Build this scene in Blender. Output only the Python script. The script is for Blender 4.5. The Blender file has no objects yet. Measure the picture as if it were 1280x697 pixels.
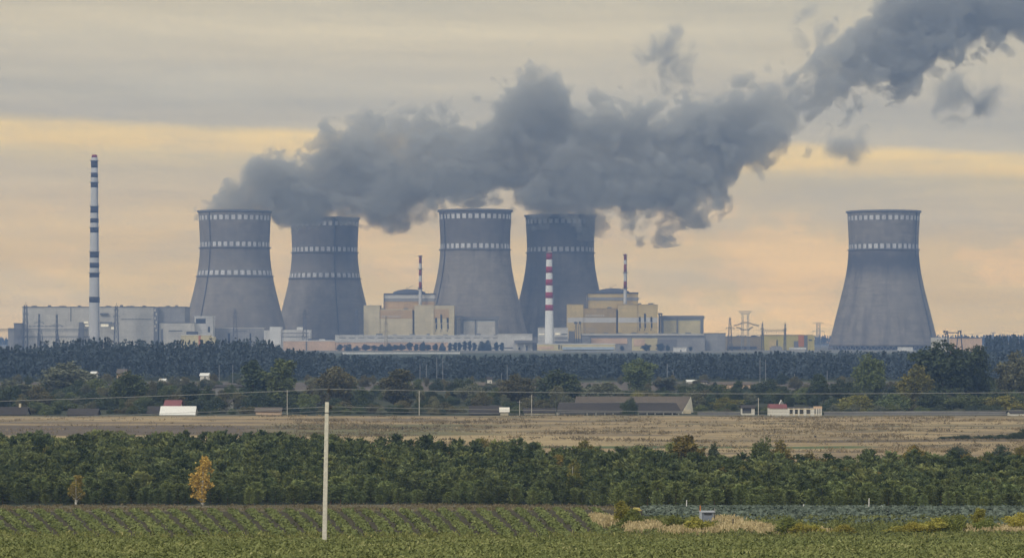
import bpy, math, random
import numpy as np
from mathutils import Vector, Matrix

R = math.radians
PI = math.pi
random.seed(7)
rng = np.random.default_rng(7)
scene = bpy.context.scene
COL = scene.collection

# ---------------------------------------------------------------- camera
K = 3556.0            # focal length in pixels of the 1280 px wide photograph
EYE = 25.0            # camera height (world z); the plain lies about 22 m lower
cam_d = bpy.data.cameras.new('camera')
cam_d.sensor_width = 36.0
cam_d.lens = K / 1280 * 36
cam_d.shift_y = (420 - 348.5) / 1280
cam_d.clip_start = 1.0
cam_d.clip_end = 30000
cam = bpy.data.objects.new('camera', cam_d)
cam.location = (0, 0, EYE)
cam.rotation_euler = (R(90), 0, 0)
COL.objects.link(cam)
scene.camera = cam

# ---------------------------------------------------------------- render settings
scene.view_settings.view_transform = 'Standard'
scene.view_settings.look = 'None'
scene.view_settings.exposure = 0.0
scene.view_settings.gamma = 1.0
scene.view_settings.use_curve_mapping = False
cy = scene.cycles
cy.use_denoising = True
try:
    cy.denoiser = 'OPENIMAGEDENOISE'
except Exception:
    pass
cy.max_bounces = 4
cy.diffuse_bounces = 2
cy.glossy_bounces = 1
cy.transmission_bounces = 1
cy.volume_bounces = 1
cy.transparent_max_bounces = 4
cy.volume_step_rate = 0.5
cy.volume_max_steps = 256
cy.caustics_reflective = False
cy.caustics_refractive = False


def lin(r, g, b):
    def f(c):
        c /= 255.0
        return c / 12.92 if c <= 0.04045 else ((c + 0.055) / 1.055) ** 2.4
    return (f(r), f(g), f(b))


# ---------------------------------------------------------------- node helper
class NT:
    def __init__(self, tree):
        self.t = tree
        self.t.nodes.clear()

    def n(self, kind, **kw):
        nd = self.t.nodes.new(kind)
        for k, v in kw.items():
            setattr(nd, k, v)
        return nd

    def put(self, sock, v):
        if v is None:
            return
        if hasattr(v, 'is_linked'):
            self.t.links.new(v, sock)
        else:
            if isinstance(v, (tuple, list)) and sock.type == 'RGBA' and len(v) == 3:
                v = (*v, 1)
            sock.default_value = v

    def m(self, op, a, b=None, c=None, clamp=False):
        nd = self.n('ShaderNodeMath', operation=op, use_clamp=clamp)
        self.put(nd.inputs[0], a)
        self.put(nd.inputs[1], b)
        self.put(nd.inputs[2], c)
        return nd.outputs[0]

    def vm(self, op, a, b=None, s=None):
        nd = self.n('ShaderNodeVectorMath', operation=op)
        self.put(nd.inputs[0], a)
        self.put(nd.inputs[1], b)
        if s is not None:
            self.put(nd.inputs['Scale'], s)
        return nd.outputs['Value'] if op in ('LENGTH', 'DISTANCE', 'DOT_PRODUCT') else nd.outputs[0]

    def mix(self, f, a, b, blend='MIX'):
        nd = self.n('ShaderNodeMix', data_type='RGBA', blend_type=blend)
        self.put(nd.inputs[0], f)
        self.put(nd.inputs[6], a)
        self.put(nd.inputs[7], b)
        return nd.outputs[2]

    def rng(self, v, a, b, c=0.0, d=1.0, smooth=False):
        nd = self.n('ShaderNodeMapRange', clamp=True)
        if smooth:
            nd.interpolation_type = 'SMOOTHSTEP'
        self.put(nd.inputs[0], v)
        for i, x in enumerate((a, b, c, d)):
            self.put(nd.inputs[1 + i], x)
        return nd.outputs[0]

    def noise(self, vec, scale=1.0, detail=2.0, rough=0.5, dist=0.0):
        nd = self.n('ShaderNodeTexNoise')
        self.put(nd.inputs['Vector'], vec)
        nd.inputs['Scale'].default_value = scale
        nd.inputs['Detail'].default_value = detail
        nd.inputs['Roughness'].default_value = rough
        nd.inputs['Distortion'].default_value = dist
        return nd.outputs['Fac']

    def ramp(self, fac, pts, interp='LINEAR'):
        nd = self.n('ShaderNodeValToRGB')
        nd.color_ramp.interpolation = interp
        el = nd.color_ramp.elements
        while len(el) < len(pts):
            el.new(0.5)
        for e, (p, c) in zip(el, pts):
            e.position = p
            e.color = (*c, 1)
        self.put(nd.inputs[0], fac)
        return nd.outputs[0]

    def xyz(self, v):
        nd = self.n('ShaderNodeSeparateXYZ')
        self.put(nd.inputs[0], v)
        return nd.outputs

    def comb(self, x, y, z):
        nd = self.n('ShaderNodeCombineXYZ')
        for i, v in enumerate((x, y, z)):
            self.put(nd.inputs[i], v)
        return nd.outputs[0]

    def curve(self, x, pts):
        nd = self.n('ShaderNodeFloatCurve')
        cv = nd.mapping.curves[0]
        cv.points[0].location = pts[0]
        cv.points[1].location = pts[-1]
        for p in pts[1:-1]:
            cv.points.new(*p)
        for p in cv.points:
            p.handle_type = 'AUTO_CLAMPED'
        nd.mapping.update()
        self.put(nd.inputs['Value'], x)
        return nd.outputs[0]


# ---------------------------------------------------------------- world: overcast evening sky
SKY_WARM = (2.14, 1.91, 1.25)
SUN_EL, SUN_AZ = 34.0, 222.0          # azimuth clockwise from +Y (behind the camera, to the left)
world = bpy.data.worlds.new('World')
scene.world = world
world.use_nodes = True
w = NT(world.node_tree)
d = w.n('ShaderNodeTexCoord').outputs['Generated']
dx, dy, dz = w.xyz(d)
az = w.m('ARCTAN2', dx, dy)
el = w.m('ARCSINE', dz)
# cloud sheets: long streaks, slightly tilted to the right
warp = w.noise(w.comb(w.m('MULTIPLY', az, 9.0), w.m('MULTIPLY', el, 26.0), 3.1), 1.0, 4.0, 0.55)
elw = w.m('ADD', w.m('ADD', el, w.m('MULTIPLY', az, 0.036)), w.m('MULTIPLY', w.m('SUBTRACT', warp, 0.5), 0.011))
t = w.rng(elw, 0.0, 0.13)
def ty(py):
    return max(0.0, min(1.0, (420 - py) / K / 0.13))
SKY = [(ty(418), lin(222, 194, 150)), (ty(385), lin(226, 197, 142)), (ty(330), lin(224, 195, 142)), (ty(285), lin(218, 191, 142)),
       (ty(262), lin(206, 186, 152)), (ty(232), lin(203, 186, 154)), (ty(212), lin(214, 194, 148)), (ty(198), lin(240, 210, 140)),
       (ty(181), lin(244, 215, 146)), (ty(170), lin(195, 184, 166)), (ty(140), lin(184, 176, 163)), (ty(100), lin(187, 178, 165)),
       (ty(50), lin(195, 185, 169)), (ty(12), lin(188, 180, 168)), (ty(-20), lin(176, 172, 166))]
low = w.ramp(t, list(reversed([(p, c) for p, c in SKY]))[::-1])
# peach billows low over the horizon on the right
pn = w.noise(w.comb(w.m('MULTIPLY', az, 26.0), w.m('MULTIPLY', el, 42.0), 8.3), 1.0, 5.0, 0.58)
pm = w.m('MULTIPLY', w.rng(pn, 0.49, 0.60, 0, 1, True), w.m('MULTIPLY', w.rng(el, 0.055, 0.022), w.rng(az, -0.16, 0.02, 0.40, 1.0)))
low = w.mix(pm, low, lin(243, 205, 146))
gn = w.noise(w.comb(w.m('MULTIPLY', az, 14.0), w.m('MULTIPLY', el, 60.0), 1.7), 1.0, 5.0, 0.6)
low = w.mix(w.rng(gn, 0.42, 0.70, 0.0, 0.5), low, lin(176, 171, 164))
un = w.noise(w.comb(w.m('MULTIPLY', az, 9.0), w.m('MULTIPLY', elw, 75.0), 12.7), 1.0, 6.0, 0.62, 0.4)
low = w.vm('SCALE', low, None, w.rng(un, 0.3, 0.7, 0.90, 1.09))
st = w.noise(w.comb(w.m('MULTIPLY', az, 5.0), w.m('MULTIPLY', el, 150.0), 5.5), 1.0, 3.0, 0.5)
low = w.vm('SCALE', low, None, w.rng(st, 0.3, 0.7, 0.93, 1.07))
low = w.vm('MULTIPLY', low, SKY_WARM)
# light of the higher overcast, cooler and brighter towards the zenith and behind the camera
hn = w.noise(w.vm('MULTIPLY', d, (2.5, 2.5, 5.0)), 1.0, 4.0, 0.55)
high = w.mix(w.rng(hn, 0.3, 0.7), (0.92, 0.90, 0.84), (1.30, 1.27, 1.18))
back = w.rng(dy, 0.75, -0.2, 0, 1, True)
hf = w.m('MAXIMUM', w.rng(el, 0.14, 0.75, 0, 1, True), back)
cloud = w.mix(hf, low, high)
gnd = w.rng(dz, -0.02, 0.0)
cloud = w.mix(gnd, (0.10, 0.10, 0.08), cloud)
SKY_GAIN = 1.0
cloud = w.vm('MULTIPLY', cloud, (10 * SKY_GAIN, 10 * SKY_GAIN, 10 * SKY_GAIN))
sky = w.n('ShaderNodeTexSky', sky_type='NISHITA', sun_disc=False)
sky.sun_elevation = R(SUN_EL)
sky.sun_rotation = R(SUN_AZ)
sky.air_density = 1.5
sky.dust_density = 3.0
col = w.mix(0.94, sky.outputs[0], cloud)
bg = w.n('ShaderNodeBackground')
bg.inputs['Strength'].default_value = 0.1
w.put(bg.inputs['Color'], col)
wo = w.n('ShaderNodeOutputWorld')
w.put(wo.inputs['Surface'], bg.outputs[0])

# ---------------------------------------------------------------- the sun behind the clouds: weak and very soft
sun_d = bpy.data.lights.new('sun', 'SUN')
sun_d.energy = 1.4
sun_d.angle = R(12)
sun_d.color = (1.0, 0.94, 0.84)
sun = bpy.data.objects.new('sun', sun_d)
sv = Vector((math.sin(R(SUN_AZ)) * math.cos(R(SUN_EL)), math.cos(R(SUN_AZ)) * math.cos(R(SUN_EL)), math.sin(R(SUN_EL))))
sun.rotation_euler = sv.to_track_quat('Z', 'Y').to_euler()
sun.location = (-200, -200, 400)
COL.objects.link(sun)

HAZE_DENSITY = 1.85e-4
HAZE_COLOR = (0.235, 0.385, 0.70)

# ---------------------------------------------------------------- terrain
HT = np.array([(-60, 1.2), (0, 3.67), (130, 10.13), (160, 11.7), (175, 12.55), (190, 13.75), (215, 15.45), (230, 15.95),
               (260, 16.8), (290, 17.75), (330, 20.0), (390, 23.2), (430, 23.4), (520, 23.0), (640, 22.65), (790, 22.35), (812, 22.55),
               (840, 22.5), (930, 21.8), (1300, 20.0), (2000, 16.5), (2700, 14.9), (3200, 14.8), (5600, 14.8)])
_zz = np.arange(-60, 5601, 1.0)
_hh = np.interp(_zz, HT[:, 0], HT[:, 1])
_ker = np.ones(9) / 9
_hs = np.convolve(np.pad(_hh, 4, mode='edge'), _ker, mode='valid')


def gz(x, y):
    """ground height at world x, y"""
    x = np.asarray(x, float)
    y = np.asarray(y, float)
    h = np.interp(y, _zz, _hs)
    amp = np.interp(y, [0, 120, 300, 600, 800, 900, 6000], [0.0, 0.05, 0.10, 0.22, 0.10, 0.2, 0.3])
    u = np.sin(x * 0.061 + y * 0.023) + np.sin(x * 0.023 - y * 0.047 + 1.3) + 0.5 * np.sin(x * 0.17 + y * 0.11)
    return EYE - h + amp * u * 0.5


def g(x, y):
    return float(gz(x, y))


def X(px, Z):
    return (px - 640.0) * Z / K


def ZH(py, Z):
    return EYE + (420.0 - py) * Z / K


# ---------------------------------------------------------------- objects, labels
def tag(o, label=None, cat=None, group=None, kind=None):
    if label:
        o['label'] = label
    if cat:
        o['category'] = cat
    if group:
        o['group'] = group
    if kind:
        o['kind'] = kind
    return o


def empty(name, loc, label, cat, group=None, rz=0.0):
    o = bpy.data.objects.new(name, None)
    o.empty_display_size = 1.0
    o.location = loc
    o.rotation_euler = (0, 0, rz)
    COL.objects.link(o)
    return tag(o, label, cat, group)


def link_mesh(name, me, mat, parent=None):
    o = bpy.data.objects.new(name, me)
    if mat is not None and len(me.materials) == 0:
        me.materials.append(mat)
    COL.objects.link(o)
    if parent is not None:
        o.parent = parent
    return o


class MB:
    """collects boxes, bars and turned shapes in world space and links them as one mesh"""

    def __init__(self):
        self.v, self.f = [], []

    def add(self, vs, fs):
        b = len(self.v)
        self.v += [tuple(p) for p in vs]
        self.f += [tuple(b + i for i in q) for q in fs]
        return self

    def box(self, x0, x1, y0, y1, z0, z1):
        vs = [(x0, y0, z0), (x1, y0, z0), (x1, y1, z0), (x0, y1, z0), (x0, y0, z1), (x1, y0, z1), (x1, y1, z1), (x0, y1, z1)]
        return self.add(vs, [(3, 2, 1, 0), (4, 5, 6, 7), (0, 1, 5, 4), (1, 2, 6, 5), (2, 3, 7, 6), (3, 0, 4, 7)])

    def px(self, x0, x1, ytop, ybot, Z, depth):
        """box whose front face at distance Z spans these photograph pixels; ybot None: down into the ground"""
        a, b = X(x0, Z), X(x1, Z)
        zb = min(g(a, Z), g(b, Z)) - 0.5 if ybot is None else ZH(ybot, Z)
        return self.box(a, b, Z, Z + depth, zb, ZH(ytop, Z))

    def bar(self, p, q, r, r2=None, n=4):
        p, q = Vector(p), Vector(q)
        r2 = r if r2 is None else r2
        ax = (q - p)
        if ax.length < 1e-6:
            return self
        ax.normalize()
        s = ax.cross(Vector((0, 0, 1)))
        if s.length < 1e-3:
            s = Vector((1, 0, 0))
        s.normalize()
        u = s.cross(ax)
        vs = []
        for c, rr in ((p, r), (q, r2)):
            for i in range(n):
                a = 2 * PI * (i + 0.5) / n
                vs.append(c + s * (rr * math.cos(a)) + u * (rr * math.sin(a)))
        fs = [(i, (i + 1) % n, n + (i + 1) % n, n + i) for i in range(n)]
        fs += [tuple(reversed(range(n))), tuple(range(n, 2 * n))]
        return self.add(vs, fs)

    def lathe(self, cx, cy_, prof, n=48, closed=False):
        vs, fs = [], []
        for r, z in prof:
            for i in range(n):
                a = 2 * PI * i / n
                vs.append((cx + r * math.cos(a), cy_ + r * math.sin(a), z))
        m = len(prof)
        for j in range(m - 1 + (1 if closed else 0)):
            k = (j + 1) % m
            for i in range(n):
                i2 = (i + 1) % n
                fs.append((j * n + i, j * n + i2, k * n + i2, k * n + i))
        if not closed:
            fs.append(tuple(reversed(range(n))))
            fs.append(tuple((m - 1) * n + i for i in range(n)))
        return self.add(vs, fs)

    def prism(self, pts, axis, a, b):
        """extrude a closed outline (list of 2D points) along axis 'x' or 'y' from a to b"""
        n = len(pts)
        vs = []
        for t in (a, b):
            for p in pts:
                vs.append((t, p[0], p[1]) if axis == 'x' else (p[0], t, p[1]))
        fs = [tuple(range(n)), tuple(reversed(range(n, 2 * n)))]
        fs += [(i, n + i, n + (i + 1) % n, (i + 1) % n) for i in range(n)]
        return self.add(vs, fs)

    def mesh(self, name, off=(0, 0, 0), smooth=False):
        me = bpy.data.meshes.new(name)
        me.from_pydata([(p[0] - off[0], p[1] - off[1], p[2] - off[2]) for p in self.v], [], self.f)
        import bmesh
        bm = bmesh.new()
        bm.from_mesh(me)
        bmesh.ops.recalc_face_normals(bm, faces=bm.faces)
        bm.to_mesh(me)
        bm.free()
        if smooth:
            me.polygons.foreach_set('use_smooth', [True] * len(me.polygons))
        me.update()
        return me

    def build(self, name, mat, parent=None, smooth=False):
        off = parent.matrix_world.translation if False else (parent['_o'] if parent is not None and '_o' in parent else (0, 0, 0))
        return link_mesh(name, self.mesh(name, off, smooth), mat, parent)


OFFS = {}


def root(name, loc, label, cat, group=None):
    o = empty(name, loc, label, cat, group)
    OFFS[o.name] = tuple(loc)
    return o


def _build(self, name, mat, parent=None, smooth=False):
    off = (0, 0, 0)
    p = parent
    while p is not None:
        off = OFFS.get(p.name, off) if p.name in OFFS else off
        p = p.parent
    o = link_mesh(name, self.mesh(name, off, smooth), mat, parent)
    return o


MB.build = _build


def base(px, Z):
    x = X(px, Z)
    return (x, Z, g(x, Z))


# ---------------------------------------------------------------- materials
def new_mat(name):
    m = bpy.data.materials.new(name)
    m.use_nodes = True
    t = NT(m.node_tree)
    out = t.n('ShaderNodeOutputMaterial')
    return m, t, out


def finish(t, out, color, rough=0.85, spec=0.2, bump=None):
    b = t.n('ShaderNodeBsdfPrincipled')
    t.put(b.inputs['Base Color'], color)
    t.put(b.inputs['Roughness'], rough)
    b.inputs['Specular IOR Level'].default_value = spec
    if bump is not None:
        t.put(b.inputs['Normal'], bump)
    t.put(out.inputs['Surface'], b.outputs[0])


def wall_mat(name, c, var=0.14, panel=None, grime=0.25, rough=0.85):
    """painted or bare panel wall with weathering in metres"""
    m, t, out = new_mat(name)
    P = t.n('ShaderNodeNewGeometry').outputs['Position']
    n1 = t.noise(P, 0.06, 5, 0.6)
    n2 = t.noise(t.vm('MULTIPLY', P, (0.8, 0.8, 0.05)), 1.0, 4, 0.6)
    colr = t.mix(t.rng(n1, 0.3, 0.7), tuple(x * (1 - var) for x in c), tuple(min(1, x * (1 + var)) for x in c))
    colr = t.mix(t.m('MULTIPLY', t.rng(n2, 0.48, 0.72), grime), colr, tuple(x * 0.55 for x in c))
    if panel:
        x, y, z = t.xyz(P)
        br = t.n('ShaderNodeTexBrick')
        t.put(br.inputs['Vector'], t.comb(t.m('ADD', x, y), z, 0.0))
        br.offset = 0.0
        br.inputs['Color1'].default_value = (1, 1, 1, 1)
        br.inputs['Color2'].default_value = (0.86, 0.86, 0.87, 1)
        br.inputs['Mortar'].default_value = (0.6, 0.6, 0.6, 1)
        br.inputs['Scale'].default_value = 1.0
        br.inputs['Mortar Size'].default_value = 0.12
        br.inputs['Brick Width'].default_value = panel[0]
        br.inputs['Row Height'].default_value = panel[1]
        colr = t.mix(0.7, colr, br.outputs['Color'], 'MULTIPLY')
    finish(t, out, colr, rough)
    return m


def plain_mat(name, c, rough=0.7, var=0.12, scale=2.0, spec=0.25):
    m, t, out = new_mat(name)
    P = t.n('ShaderNodeTexCoord').outputs['Object']
    n1 = t.noise(P, scale, 4, 0.6)
    finish(t, out, t.mix(t.rng(n1, 0.3, 0.7), tuple(x * (1 - var) for x in c), tuple(min(1, x * (1 + var)) for x in c)), rough, spec)
    return m


def emit_mat(name, c, s):
    m, t, out = new_mat(name)
    e = t.n('ShaderNodeEmission')
    e.inputs['Color'].default_value = (*c, 1)
    e.inputs['Strength'].default_value = s
    t.put(out.inputs['Surface'], e.outputs[0])
    return m


def leaf_mat(name, c1, c2, c3=None, vary=0.25, rough=0.75, patch=0.0):
    m, t, out = new_mat(name)
    a = t.n('ShaderNodeAttribute', attribute_name='tint')
    f = a.outputs['Fac']
    colr = t.mix(f, c1, c2)
    if c3 is not None:
        colr = t.mix(t.rng(f, 0.82, 1.0), colr, c3)
    rnd = t.n('ShaderNodeObjectInfo').outputs['Random']
    colr = t.vm('SCALE', colr, None, t.rng(rnd, 0, 1, 1 - vary, 1 + vary))
    hue = t.m('FRACT', t.m('MULTIPLY', rnd, 17.31))
    colr = t.mix(t.m('MULTIPLY', hue, min(0.55, vary * 2.2)), colr, t.vm('MULTIPLY', colr, (1.22, 1.03, 0.72)))
    if patch:
        P = t.n('ShaderNodeNewGeometry').outputs['Position']
        colr = t.mix(t.rng(t.noise(P, patch, 2, 0.5), 0.38, 0.62, 0, 0.75), colr, t.vm('MULTIPLY', colr, (1.16, 1.02, 0.80)))
    finish(t, out, colr, rough, 0.15)
    return m


M = {}
M['conc_light'] = wall_mat('concrete_light', (0.60, 0.55, 0.45), panel=(12, 6))
M['conc_grey'] = wall_mat('concrete_grey', (0.33, 0.31, 0.28), panel=(9, 5))
M['conc_dark'] = wall_mat('concrete_dark', (0.20, 0.19, 0.18))
M['white_wall'] = wall_mat('white_wall', (0.66, 0.62, 0.54), panel=(8, 4))
M['white_plain'] = wall_mat('white_plain', (0.72, 0.69, 0.62), grime=0.12)
M['cream'] = wall_mat('cream_wall', (0.66, 0.55, 0.33), panel=(6, 5), var=0.08, grime=0.15)
M['orange'] = wall_mat('orange_wall', (0.56, 0.38, 0.19), panel=(6, 5), var=0.08, grime=0.15)
M['ochre'] = wall_mat('ochre_wall', (0.62, 0.46, 0.19), panel=(6, 5), var=0.08, grime=0.15)
M['ochre_dk'] = wall_mat('ochre_wall_dull', (0.46, 0.33, 0.14), panel=(6, 5), var=0.08, grime=0.2)
M['palestripe'] = wall_mat('pale_stripe', (0.58, 0.54, 0.47), var=0.06, grime=0.1)
M['pink'] = wall_mat('pink_wall', (0.66, 0.45, 0.29), grime=0.15)
M['yellow'] = wall_mat('yellow_wall', (0.52, 0.42, 0.12), grime=0.2)
M['yellow_pale'] = wall_mat('yellow_pale_wall', (0.64, 0.53, 0.27), grime=0.15)
M['brownwall'] = wall_mat('brown_wall', (0.34, 0.27, 0.16), panel=(8, 4))
M['rust'] = wall_mat('rust_panel', (0.55, 0.20, 0.06))
M['lightblue'] = wall_mat('lightblue_metal', (0.42, 0.47, 0.50), grime=0.1)
M['dark'] = plain_mat('dark_opening', (0.045, 0.045, 0.05), 0.6)
M['roofdark'] = plain_mat('dark_roofing', (0.085, 0.085, 0.095), 0.8, scale=0.3)
M['steel'] = plain_mat('lattice_steel', (0.10, 0.10, 0.11), 0.6)
M['steel_pale'] = plain_mat('galvanised_steel', (0.28, 0.29, 0.30), 0.5)
M['red'] = wall_mat('red_paint', (0.26, 0.050, 0.045), var=0.2, grime=0.3)
M['redmaroon'] = wall_mat('maroon_paint', (0.33, 0.03, 0.05), var=0.12, grime=0.15)
M['white'] = wall_mat('white_paint', (0.82, 0.79, 0.72), var=0.05, grime=0.15)
M['chim_white'] = wall_mat('weathered_white_paint', (0.58, 0.55, 0.50), var=0.1, grime=0.3)
M['chim_dark'] = wall_mat('dark_band_paint', (0.045, 0.035, 0.04), var=0.2)
M['glow'] = emit_mat('glow_window', (1.0, 0.86, 0.58), 1.0)  # emissive colour for the bright window panes
M['squares'] = wall_mat('square_paint', (0.78, 0.75, 0.70), var=0.06, grime=0.35)
M['slate'] = wall_mat('grey_sheet_roof', (0.050, 0.044, 0.041), var=0.2, grime=0.4)
M['slate_brown'] = wall_mat('brown_sheet_roof', (0.125, 0.102, 0.080), var=0.2, grime=0.4)
M['roof_red'] = wall_mat('red_sheet_roof', (0.22, 0.085, 0.085), var=0.25, grime=0.4)
M['roof_white'] = wall_mat('white_sheet_roof', (0.72, 0.70, 0.63), var=0.05, grime=0.1)
M['plaster'] = wall_mat('plaster', (0.64, 0.54, 0.36), var=0.12, grime=0.3)
M['plaster_white'] = wall_mat('plaster_white', (0.74, 0.69, 0.58), var=0.1, grime=0.3)
M['gable'] = wall_mat('limewashed_gable', (0.86, 0.80, 0.64), var=0.06, grime=0.3)
M['wood_dark'] = plain_mat('dark_boards', (0.055, 0.05, 0.045), 0.9, scale=1.0)
M['wood_grey'] = plain_mat('grey_boards', (0.22, 0.21, 0.19), 0.9, scale=1.0)
M['bark'] = plain_mat('bark', (0.085, 0.07, 0.055), 0.95, scale=1.5)
M['bark_pine'] = plain_mat('pine_bark', (0.15, 0.085, 0.05), 0.95, scale=1.5)
M['bark_birch'] = plain_mat('birch_bark', (0.55, 0.52, 0.46), 0.8, var=0.4, scale=4.0)
M['pole'] = plain_mat('pole_concrete', (0.60, 0.56, 0.47), 0.85, var=0.15, scale=6.0)
M['insul'] = plain_mat('insulator_dark', (0.03, 0.028, 0.03), 0.35)
M['wire'] = plain_mat('aluminium_wire', (0.30, 0.30, 0.29), 0.6)
M['shed_blue'] = plain_mat('shed_bluegrey', (0.20, 0.22, 0.26), 0.7, scale=3.0)
M['shed_pale'] = plain_mat('shed_pale_edge', (0.36, 0.38, 0.41), 0.7, scale=3.0)

# ground: field colours are laid out per vertex (ploughed strips, stubble, fallow), soil grain in the shader
gm, t, out = new_mat('ground')
a = t.n('ShaderNodeAttribute', attribute_name='field')
P = t.n('ShaderNodeNewGeometry').outputs['Position']
n1 = t.noise(P, 1.4, 5, 0.65)
n2 = t.noise(P, 0.11, 4, 0.6)
c = t.vm('SCALE', a.outputs['Color'], None, t.m('MULTIPLY', t.rng(n1, 0.25, 0.75, 0.72, 1.28), t.rng(n2, 0.3, 0.7, 0.86, 1.14)))
finish(t, out, c, 0.95, 0.1)
M['ground'] = gm

# ---------------------------------------------------------------- ground sheet
def vnoise(x, y, seed):
    """smooth value noise on arrays"""
    r = np.random.default_rng(seed).random((64, 64))
    xi, yi = np.floor(x).astype(int), np.floor(y).astype(int)
    fx, fy = x - xi, y - yi
    fx, fy = fx * fx * (3 - 2 * fx), fy * fy * (3 - 2 * fy)
    q = lambda i, j: r[(i) % 64, (j) % 64]
    return (q(xi, yi) * (1 - fx) + q(xi + 1, yi) * fx) * (1 - fy) + (q(xi, yi + 1) * (1 - fx) + q(xi + 1, yi + 1) * fx) * fy


def fbm(x, y, seed, o=4):
    s, amp, tot = 0, 1.0, 0
    for k in range(o):
        s = s + amp * vnoise(x * 2 ** k, y * 2 ** k, seed + k)
        tot += amp
        amp *= 0.55
    return s / tot


ys = np.concatenate([np.arange(-60, 120, 10), np.arange(120, 300, 0.75), np.arange(300, 560, 4), np.arange(560, 860, 1.5),
                     np.arange(860, 1400, 20), np.arange(1400, 5601, 140)])
ys[-1] = 5550
NXG = 321
ss = np.linspace(-1, 1, NXG)
YY = np.repeat(ys[:, None], NXG, 1)
XX = ss[None, :] * (50 + 0.42 * np.maximum(YY, 0))
ZZ = gz(XX, YY)
PX = 640 + XX * K / np.maximum(YY, 60)
SOIL, SOIL_D = np.array((0.052, 0.045, 0.028)), np.array((0.115, 0.093, 0.074))
GRASS = np.array((0.075, 0.095, 0.035))
STRAW, STRAW_L = np.array((0.30, 0.225, 0.125)), np.array((0.36, 0.275, 0.15))
FCOL = np.zeros(XX.shape + (3,))
FCOL[:] = np.array((0.075, 0.085, 0.045))


def smooth(a_, lo, hi):
    q = np.clip((a_ - lo) / (hi - lo), 0, 1)
    return q * q * (3 - 2 * q)


def lay(mask, colr):
    FCOL[:] = FCOL * (1 - mask[..., None]) + np.asarray(colr) * mask[..., None]


wob = (fbm(XX / 40, YY / 25, 11) - 0.5)
lay(smooth(-YY, -300, -120), GRASS)                                            # near weeds: green over soil
lay(smooth(YY, 196, 206) * (1 - smooth(YY, 330, 360)), SOIL)                   # crop field soil
lay(smooth(YY, 288, 294) * (1 - smooth(YY, 385, 395)), SOIL * 2.4)            # bare headland
lay(smooth(PX + 60 * wob, 770, 800) * smooth(YY, 176, 186) * (1 - smooth(YY, 262, 268)), np.array((0.09, 0.10, 0.04)))
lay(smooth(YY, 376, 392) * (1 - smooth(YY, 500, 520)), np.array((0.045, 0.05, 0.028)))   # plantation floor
# open fields between the plantation and the village
fy = YY + 14 * wob
str1 = fbm(XX / 45 + 1.2 * wob, YY / 14, 21)
field = smooth(YY, 500, 520) * (1 - smooth(YY, 798, 808))
lay(field, STRAW)
lay(field * smooth(str1, 0.45, 0.68) * 0.6, STRAW * 0.62 + np.array((0.0, 0.01, 0.01)))
str2 = fbm(XX / 38 + 7 + 2 * wob, YY / 13, 31)
lay(field * smooth(str2, 0.52, 0.70) * 0.8, np.array((0.13, 0.105, 0.075)))
str4 = fbm(XX / 30 + 7, YY / 6, 71)
lay(field * smooth(str4, 0.58, 0.70) * smooth(PX, 500, 700) * 0.8, np.array((0.10, 0.10, 0.062)))
str3 = fbm(XX / 33 + 3 - 2 * wob, YY / 12, 41)
lay(field * smooth(str3, 0.60, 0.75) * 0.7, STRAW_L * 1.1)
left = 1 - smooth(PX + 120 * wob, 300, 420)
plough = smooth(fy, 648, 654) * (1 - smooth(fy, 716, 726))
lay(plough * left * 0.95, SOIL_D)
lay(smooth(fy, 728, 731) * (1 - smooth(fy, 742, 750)) * left * 0.7, SOIL_D * 1.1)
mid = smooth(PX + 80 * wob, 300, 400) * (1 - smooth(PX + 100 * wob, 540, 680))
lay(smooth(fy, 640, 648) * (1 - smooth(fy, 722, 735)) * mid * 0.85, np.array((0.115, 0.115, 0.06)))
lay(smooth(fy, 690, 694) * (1 - smooth(fy, 700, 706)) * mid * 0.6, SOIL_D)
pale = smooth(fy, 585, 592) * (1 - smooth(fy, 640, 648))
lay(pale * (1 - smooth(PX, 700, 900)) * 0.85, STRAW_L)
grn = smooth(YY + 3 * wob, 578, 581) * (1 - smooth(YY + 3 * wob, 590, 594)) * smooth(PX, 560, 640) * (1 - smooth(PX, 1060, 1110))
lay(grn * 0.9, np.array((0.075, 0.11, 0.045)))
drk = smooth(YY, 612, 614) * (1 - smooth(YY, 622, 625)) * smooth(PX + 40 * wob, 950, 980)
lay(drk * 0.85, np.array((0.095, 0.075, 0.055)))
# village and beyond: rough meadow; plant yard: pale
lay(smooth(YY, 800, 812) * (1 - smooth(YY, 1240, 1270)), np.array((0.045, 0.05, 0.03)))
lay(smooth(YY, 1080, 1110) * (1 - smooth(YY, 1240, 1270)), np.array((0.11, 0.092, 0.078)))
lay(smooth(YY, 1260, 1300), np.array((0.06, 0.07, 0.04)))
lay(smooth(YY, 2500, 2600), np.array((0.18, 0.17, 0.14)))

me = bpy.data.meshes.new('ground')
nv = XX.size
co = np.stack([XX, YY, ZZ], -1).reshape(-1, 3)
ii = np.arange(nv).reshape(XX.shape)
qd = np.stack([ii[:-1, :-1], ii[:-1, 1:], ii[1:, 1:], ii[1:, :-1]], -1).reshape(-1, 4)


def np_mesh(me, co, faces, n=4):
    nf = len(faces)
    me.vertices.add(len(co))
    me.vertices.foreach_set('co', np.ascontiguousarray(co, np.float32).ravel())
    me.loops.add(nf * n)
    me.loops.foreach_set('vertex_index', np.ascontiguousarray(faces, np.int32).ravel())
    me.polygons.add(nf)
    me.polygons.foreach_set('loop_start', np.arange(0, nf * n, n, dtype=np.int32))
    me.polygons.foreach_set('loop_total', np.full(nf, n, np.int32))
    me.update(calc_edges=True)


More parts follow.
